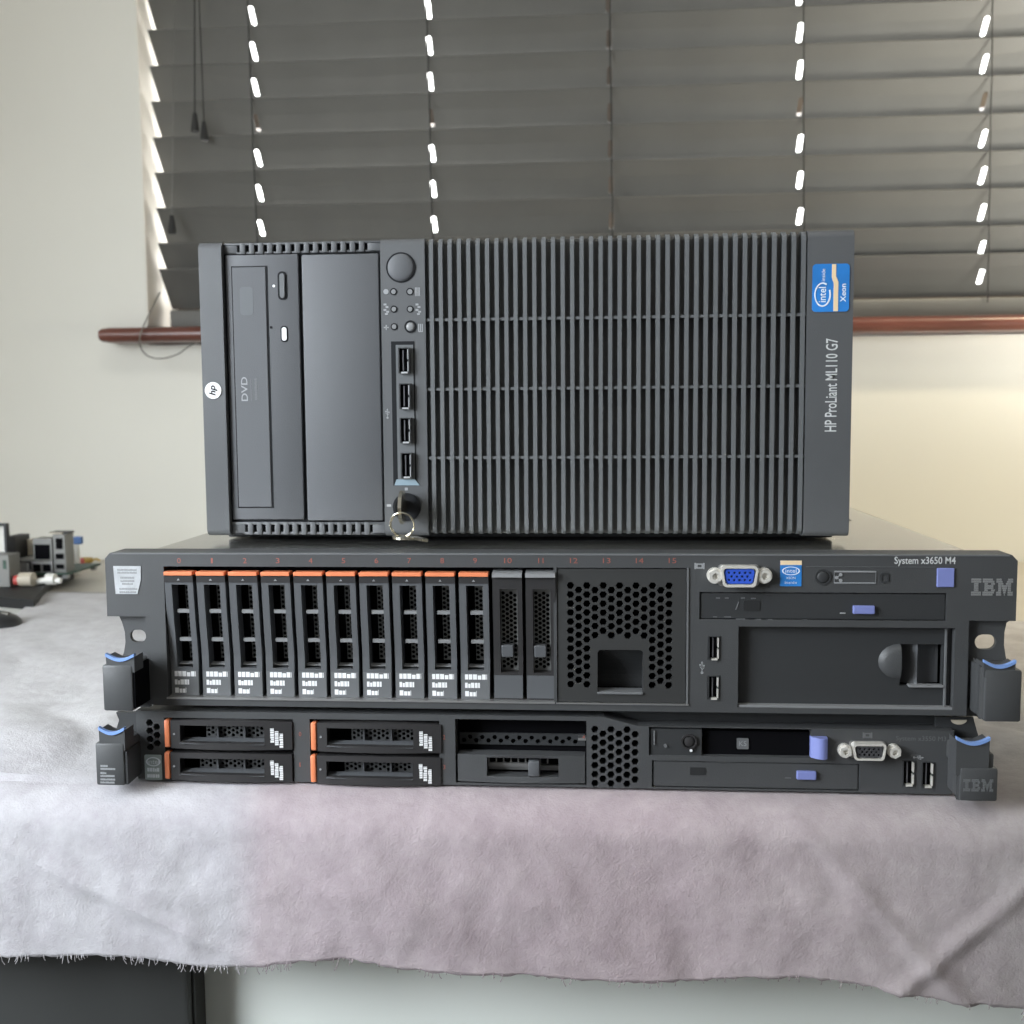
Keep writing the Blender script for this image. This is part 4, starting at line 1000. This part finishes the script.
# black tray under the boards
q = [on(-70, 592), on(-20, 606), (on(34, 611)), on(54, 586.5), on(74, 578.5), on(60, 571), on(-70, 575)]
n_ = len(q); V = [(a, b_, zt) for a, b_ in q]+[(a, b_, zt+.012) for a, b_ in q]
obj('tray', MB().add(V, [tuple(range(n_))[::-1], tuple(range(n_, 2*n_))]+[(i, (i+1) % n_, (i+1) % n_+n_, i+n_) for i in range(n_)]), 'traym', label='flat black tray under the circuit boards at the back left of the table', cat='tray')
zt2 = zt+.0123
YM = .70
def XM(px, Y=YM): return T(px, 560, Y)[0]
m0, m1 = XM(-60), XM(76)
mbd = thing('motherboard', ((m0+m1)/2, .78, zt2), 'bare motherboard with steel port block lying on the black tray', 'circuit board')
obj('circuit_board', MB().box(m0, m1, YM-.02, .765, zt2+.005, zt2+.0072), 'pcb', mbd)
for a in (m0+.006, m1-.006):
    for b_ in (YM-.014, .758): obj('standoff', MB().box(a-.003, a+.003, b_-.003, b_+.003, zt2, zt2+.0051), 'satin', mbd)
zz = zt2+.0072
def pblock(x0, x1, y0, y1, z0, z1, holes, mt='port'):
    b0 = obj('port_block', MB().box(x0, x1, y0, y1, z0, z1, .0006), mt, mbd)
    if holes:
        hb = MB()
        for (a, c, e_, f_) in holes: hb.box(x0+(x1-x0)*a, x0+(x1-x0)*c, y0-.0008, y0+.001, z0+(z1-z0)*e_, z0+(z1-z0)*f_)
        obj('port_opening', hb, 'void', b0)
pblock(XM(61), XM(73), YM-.018, YM+.004, zz, zz+.046, ((.25, .8, .62, .90), (.2, .85, .36, .50), (.2, .85, .10, .22)))
pblock(XM(41), XM(60), YM-.018, YM+.004, zz+.013, zz+.041, ((.12, .88, .12, .75),))
pblock(XM(40), XM(60.5), YM-.020, YM+.004, zz, zz+.0129, ((.08, .42, .15, .8), (.55, .92, .15, .8)), 'satin')
pblock(XM(22), XM(38), YM-.015, YM+.02, zz, zz+.016, ((.06, .45, .2, .8), (.55, .95, .2, .8)), 'satin')
pblock(XM(19), XM(35), YM+.0205, YM+.032, zz, zz+.036, ((.1, .9, .15, .45),), 'beige')
hk = MB(); a, b_ = XM(8), XM(19); hk.box(a, b_, YM-.005, YM+.03, zz, zz+.006)
for i in range(5): hk.box(a+(b_-a)*i/5, a+(b_-a)*(i+.5)/5, YM-.005, YM+.03, zz+.0055, zz+.042)
obj('heat_sink', hk, 'chip', mbd)
for px in (26, 30, 34):
    a = XM(px); o = MB(); o.add([(a+.0035*math.cos(2*PI*i/10), YM-.0172+.0025*math.sin(2*PI*i/10), zz+h) for h in (0, .012) for i in range(10)], [tuple(range(10))[::-1], tuple(range(10, 20))]+[(i, (i+1) % 10, (i+1) % 10+10, i+10) for i in range(10)])
    obj('capacitor', o, 'satin', mbd)
for y in (.733, .748): obj('memory_slot', MB().box(XM(-30), XM(38), y, y+.008, zz, zz+.010), 'beige', mbd)
ca = thing('expansion_card', (XM(66), YM, zz+.0463), 'small dark card resting on top of the steel port block', 'circuit board')
obj('circuit_board', MB().box(XM(56), XM(74), YM-.014, YM+.004, zz+.0463, zz+.0485), 'chip', ca)
obj('edge_connector', MB().box(XM(58), XM(70), YM-.0175, YM-.0139, zz+.0466, zz+.0482), 'beige', ca)
fx0, fz0 = T(-14, 572, .655); fx1, fz1 = T(9, 523, .655)
fb = thing('bracket_frame', ((fx0+fx1)/2, .66, zt2), 'dark upright frame with a white panel at the left edge of the picture', 'frame')
zb_ = zt2
obj('frame_bars', MB().plate(rect(fx0, fx1, zb_, fz1), [rect(fx0+.006, fx1-.003, fz1-.034, fz1-.003), rect(fx0+.006, fx1-.003, zb_+.005, fz1-.040)], .648, .655), 'chip', fb)
obj('panel', MB().box(fx0+.004, fx1-.003, .6552, .6570, fz1-.036, fz1-.002), 'whitep', fb)
obj('lower_panel', MB().box(fx0+.004, fx1-.003, .6552, .6570, zb_+.003, fz1-.037), 'chip', fb)
gx0, gz0 = T(-12, 578, .615); gx1, gz1 = T(8.5, 555, .615)
gb = thing('component_box', ((gx0+gx1)/2, .625, zt2), 'pale grey box with a green patch in front of the upright frame', 'box')
obj('box_body', MB().box(gx0, gx1, .615, .640, zt2, gz1, .001), 'port', gb)
obj('green_patch', MB().box(gx1-.007, gx1-.003, .6143, .6152, gz1-.016, gz1-.006), 'pcb', gb)
xx0, zz0 = T(17, 575, .615); xx1, _ = T(30, 575, .615)
def xcyl(x0, x1, y, z, r_, n_=14):
    return MB().add([(x0, y+r_*math.cos(2*PI*j/n_), z+r_*math.sin(2*PI*j/n_)) for j in range(n_)]+[(x1, y+r_*math.cos(2*PI*j/n_), z+r_*math.sin(2*PI*j/n_)) for j in range(n_)], [tuple(range(n_))[::-1], tuple(range(n_, 2*n_))]+[(j, (j+1) % n_, (j+1) % n_+n_, j+n_) for j in range(n_)])
sp_ = thing('spool', ((xx0+xx1)/2, .622, zt2), 'small beige spool with a red end lying in front of the motherboard', 'spool')
obj('spool_body', xcyl(xx0, xx1, .622, zt2+.0082, .008), 'beige', sp_, smooth=True)
obj('end_cap', xcyl(xx0-.006, xx0-.0001, .622, zt2+.0072, .006), 'red', sp_, smooth=True, label='red end cap')
p0, p1, p2_ = T(34, 579, .63), T(50, 574.5, .63), T(60, 573.5, .63)
cp = obj('cable_plug', MB().tube([(p0[0], .63, zt2+.004), (p1[0]-.006, .63, zt2+.006), (p1[0]+.004, .63, zt2+.0075)], .0036, 10).tube([(p1[0]-.004, .63, zt2+.0072), (p1[0]+.006, .63, zt2+.0075)], .0066, 12).tube([(p1[0]+.005, .63, zt2+.006), (p2_[0]+.001, .63, zt2+.0055)], .0036, 10), 'whitep', label='white cable plug lying on the front edge of the black tray', cat='plug', smooth=True)
x, z = T(76.5, 541, .80)
pl = thing('connector', (x, .80, zt), 'slim white connector with a small blue cap standing behind the port block', 'connector')
obj('connector_body', MB().box(x-.005, x+.003, .797, .803, zt, z-.004, .001), 'whitep', pl)
obj('connector_cap', MB().box(x-.004, x+.008, .796, .804, z-.0042, z+.006, .002), 'bluep', pl, label='blue cap')
x, y = on(78, 565.5); rd = obj('clip', MB().box(x-.010, x+.008, y-.005, y+.005, zt, zt+.010, .002).box(x-.006, x+.003, y-.004, y+.004, zt+.0095, zt+.015, .002), 'red', label='red plastic clip on the table beside the port block', cat='clip', smooth=True)
x, y = on(87, 563); yl = obj('clip', MB().box(x-.009, x+.008, y-.004, y+.004, zt, zt+.008, .002).tube([(x+.007, y, zt+.004), (x+.014, y, zt+.006), (x+.018, y+.002, zt+.003)], .0018, 8), 'yellow', label='yellow plastic clip right of the red clip', cat='clip', smooth=True)
# paper and a mouse-like black lump nearer on the left
q = [on(-60, 604), on(20, 601.5), on(31, 618), on(-60, 640)]
n_ = 4; V = [(a, b_, zt) for a, b_ in q]+[(a, b_, zt+.0008) for a, b_ in q]
obj('paper_sheet', MB().add(V, [(3, 2, 1, 0), (4, 5, 6, 7)]+[(i, (i+1) % 4, (i+1) % 4+4, i+4) for i in range(4)]), 'paper', label='pale sheet lying on the table in front of the black tray', cat='paper')
x, y = on(-16, 628); mb = MB(); V = []; FS = []
for j in range(7):
    t = j/6*PI/2
    V += [(x+.037*math.cos(t)*math.cos(2*PI*i/20), y+.030*math.cos(t)*math.sin(2*PI*i/20), zt+.001+.016*math.sin(t)**.8) for i in range(20)]
for j in range(6):
    for i in range(20): FS.append((j*20+i, j*20+(i+1) % 20, (j+1)*20+(i+1) % 20, (j+1)*20+i))
FS.append(tuple(range(20))[::-1])
ms = thing('computer_mouse', (x, y, zt), 'black rounded mouse at the left edge beside the cloth', 'mouse')
obj('body', MB().add(V, FS), 'chip', ms, smooth=True)
obj('scroll_wheel', MB().box(x+.018, x+.026, y-.002, y+.002, zt+.012, zt+.0155, .0008), 'wire', ms)
# thin wire looping from the blind over the sill
pts = [(160, 292), (152, 308), (144, 325), (139.5, 338), (142, 350), (150, 357), (163, 358.5), (178, 354), (188, 347), (196, 343)]
P = [T(a, b_, WY-.056) for a, b_ in pts]
Q = []
for i in range(len(P)-1):
    for t in (0, .25, .5, .75):
        a, b_, c, d = P[max(0, i-1)], P[i], P[i+1], P[min(len(P)-1, i+2)]
        f = lambda k: .5*((2*b_[k])+(-a[k]+c[k])*t+(2*a[k]-5*b_[k]+4*c[k]-d[k])*t*t+(-a[k]+3*b_[k]-3*c[k]+d[k])*t**3)
        Q.append((f(0), WY-.056, f(1)))
obj('loose_cord', MB().tube(Q, .0010, 6), 'wire', bl, smooth=True)

# ------------------------------------------------------------------ light
w = bpy.data.worlds.new('world'); SC.world = w; w.use_nodes = True
wn = w.node_tree.nodes; wl = w.node_tree.links; bg = wn['Background']
tcw = wn.new('ShaderNodeTexCoord'); sp = wn.new('ShaderNodeSeparateXYZ'); wl.new(tcw.outputs['Generated'], sp.inputs[0])
mrw = wn.new('ShaderNodeMapRange'); mrw.inputs['From Min'].default_value = -.1; mrw.inputs['From Max'].default_value = .35; wl.new(sp.outputs['Y'], mrw.inputs['Value'])
mrw.inputs['To Min'].default_value = .14; mrw.inputs['To Max'].default_value = 9.0
bg.inputs['Color'].default_value = (1, 1, .98, 1); wl.new(mrw.outputs['Result'], bg.inputs['Strength'])
def area(name, loc, aim, sx_, sy_, power, col, spread=PI):
    L = bpy.data.lights.new(name, 'AREA'); L.shape = 'RECTANGLE'; L.size = sx_; L.size_y = sy_; L.energy = power; L.color = col; L.spread = spread
    o = bpy.data.objects.new(name, L); COL.objects.link(o); o.location = loc
    o.rotation_euler = (Vector(aim)-Vector(loc)).to_track_quat('-Z', 'Y').to_euler(); return o
area('left_window_light', (-.88, -.52, .42), (-.20, .0, .10), +.5, .6, 11.5, (.86, .93, 1), math.radians(130))
area('room_window_light', (-1.9, -1.6, .9), (-.3, .96, .2), 1.2, 1.2, 19, (1, .99, .96))
area('ceiling_light', (.1, -.5, 1.70), (.1, .4, 0), 1.3, .5, 8, (1, .98, .93))
def spot(name, loc, aim, power, col, ang, blend, size):
    L = bpy.data.lights.new(name, 'SPOT'); L.energy = power; L.color = col; L.spot_size = ang; L.spot_blend = blend; L.shadow_soft_size = size
    o = bpy.data.objects.new(name, L); COL.objects.link(o); o.location = loc
    o.rotation_euler = (Vector(aim)-Vector(loc)).to_track_quat('-Z', 'Y').to_euler(); return o
spot('warm_lamp', (1.0, .32, 1.30), (.66, .93, .05), 44, (1, .85, .58), math.radians(75), .5, .05)
spot('low_bounce_fill', (1.25, .30, .15), (.72, .96, .02), 16, (1, .94, .80), math.radians(92), .25, .05)  # added spot standing in for bounced light on blind and right wall
spot('blind_glow_fill', (1.30, .10, .12), (.86, 1.0, .60), 130, (1, .97, .90), math.radians(46), .6, .22)  # added spot, low at the right, that makes the glow on the blind
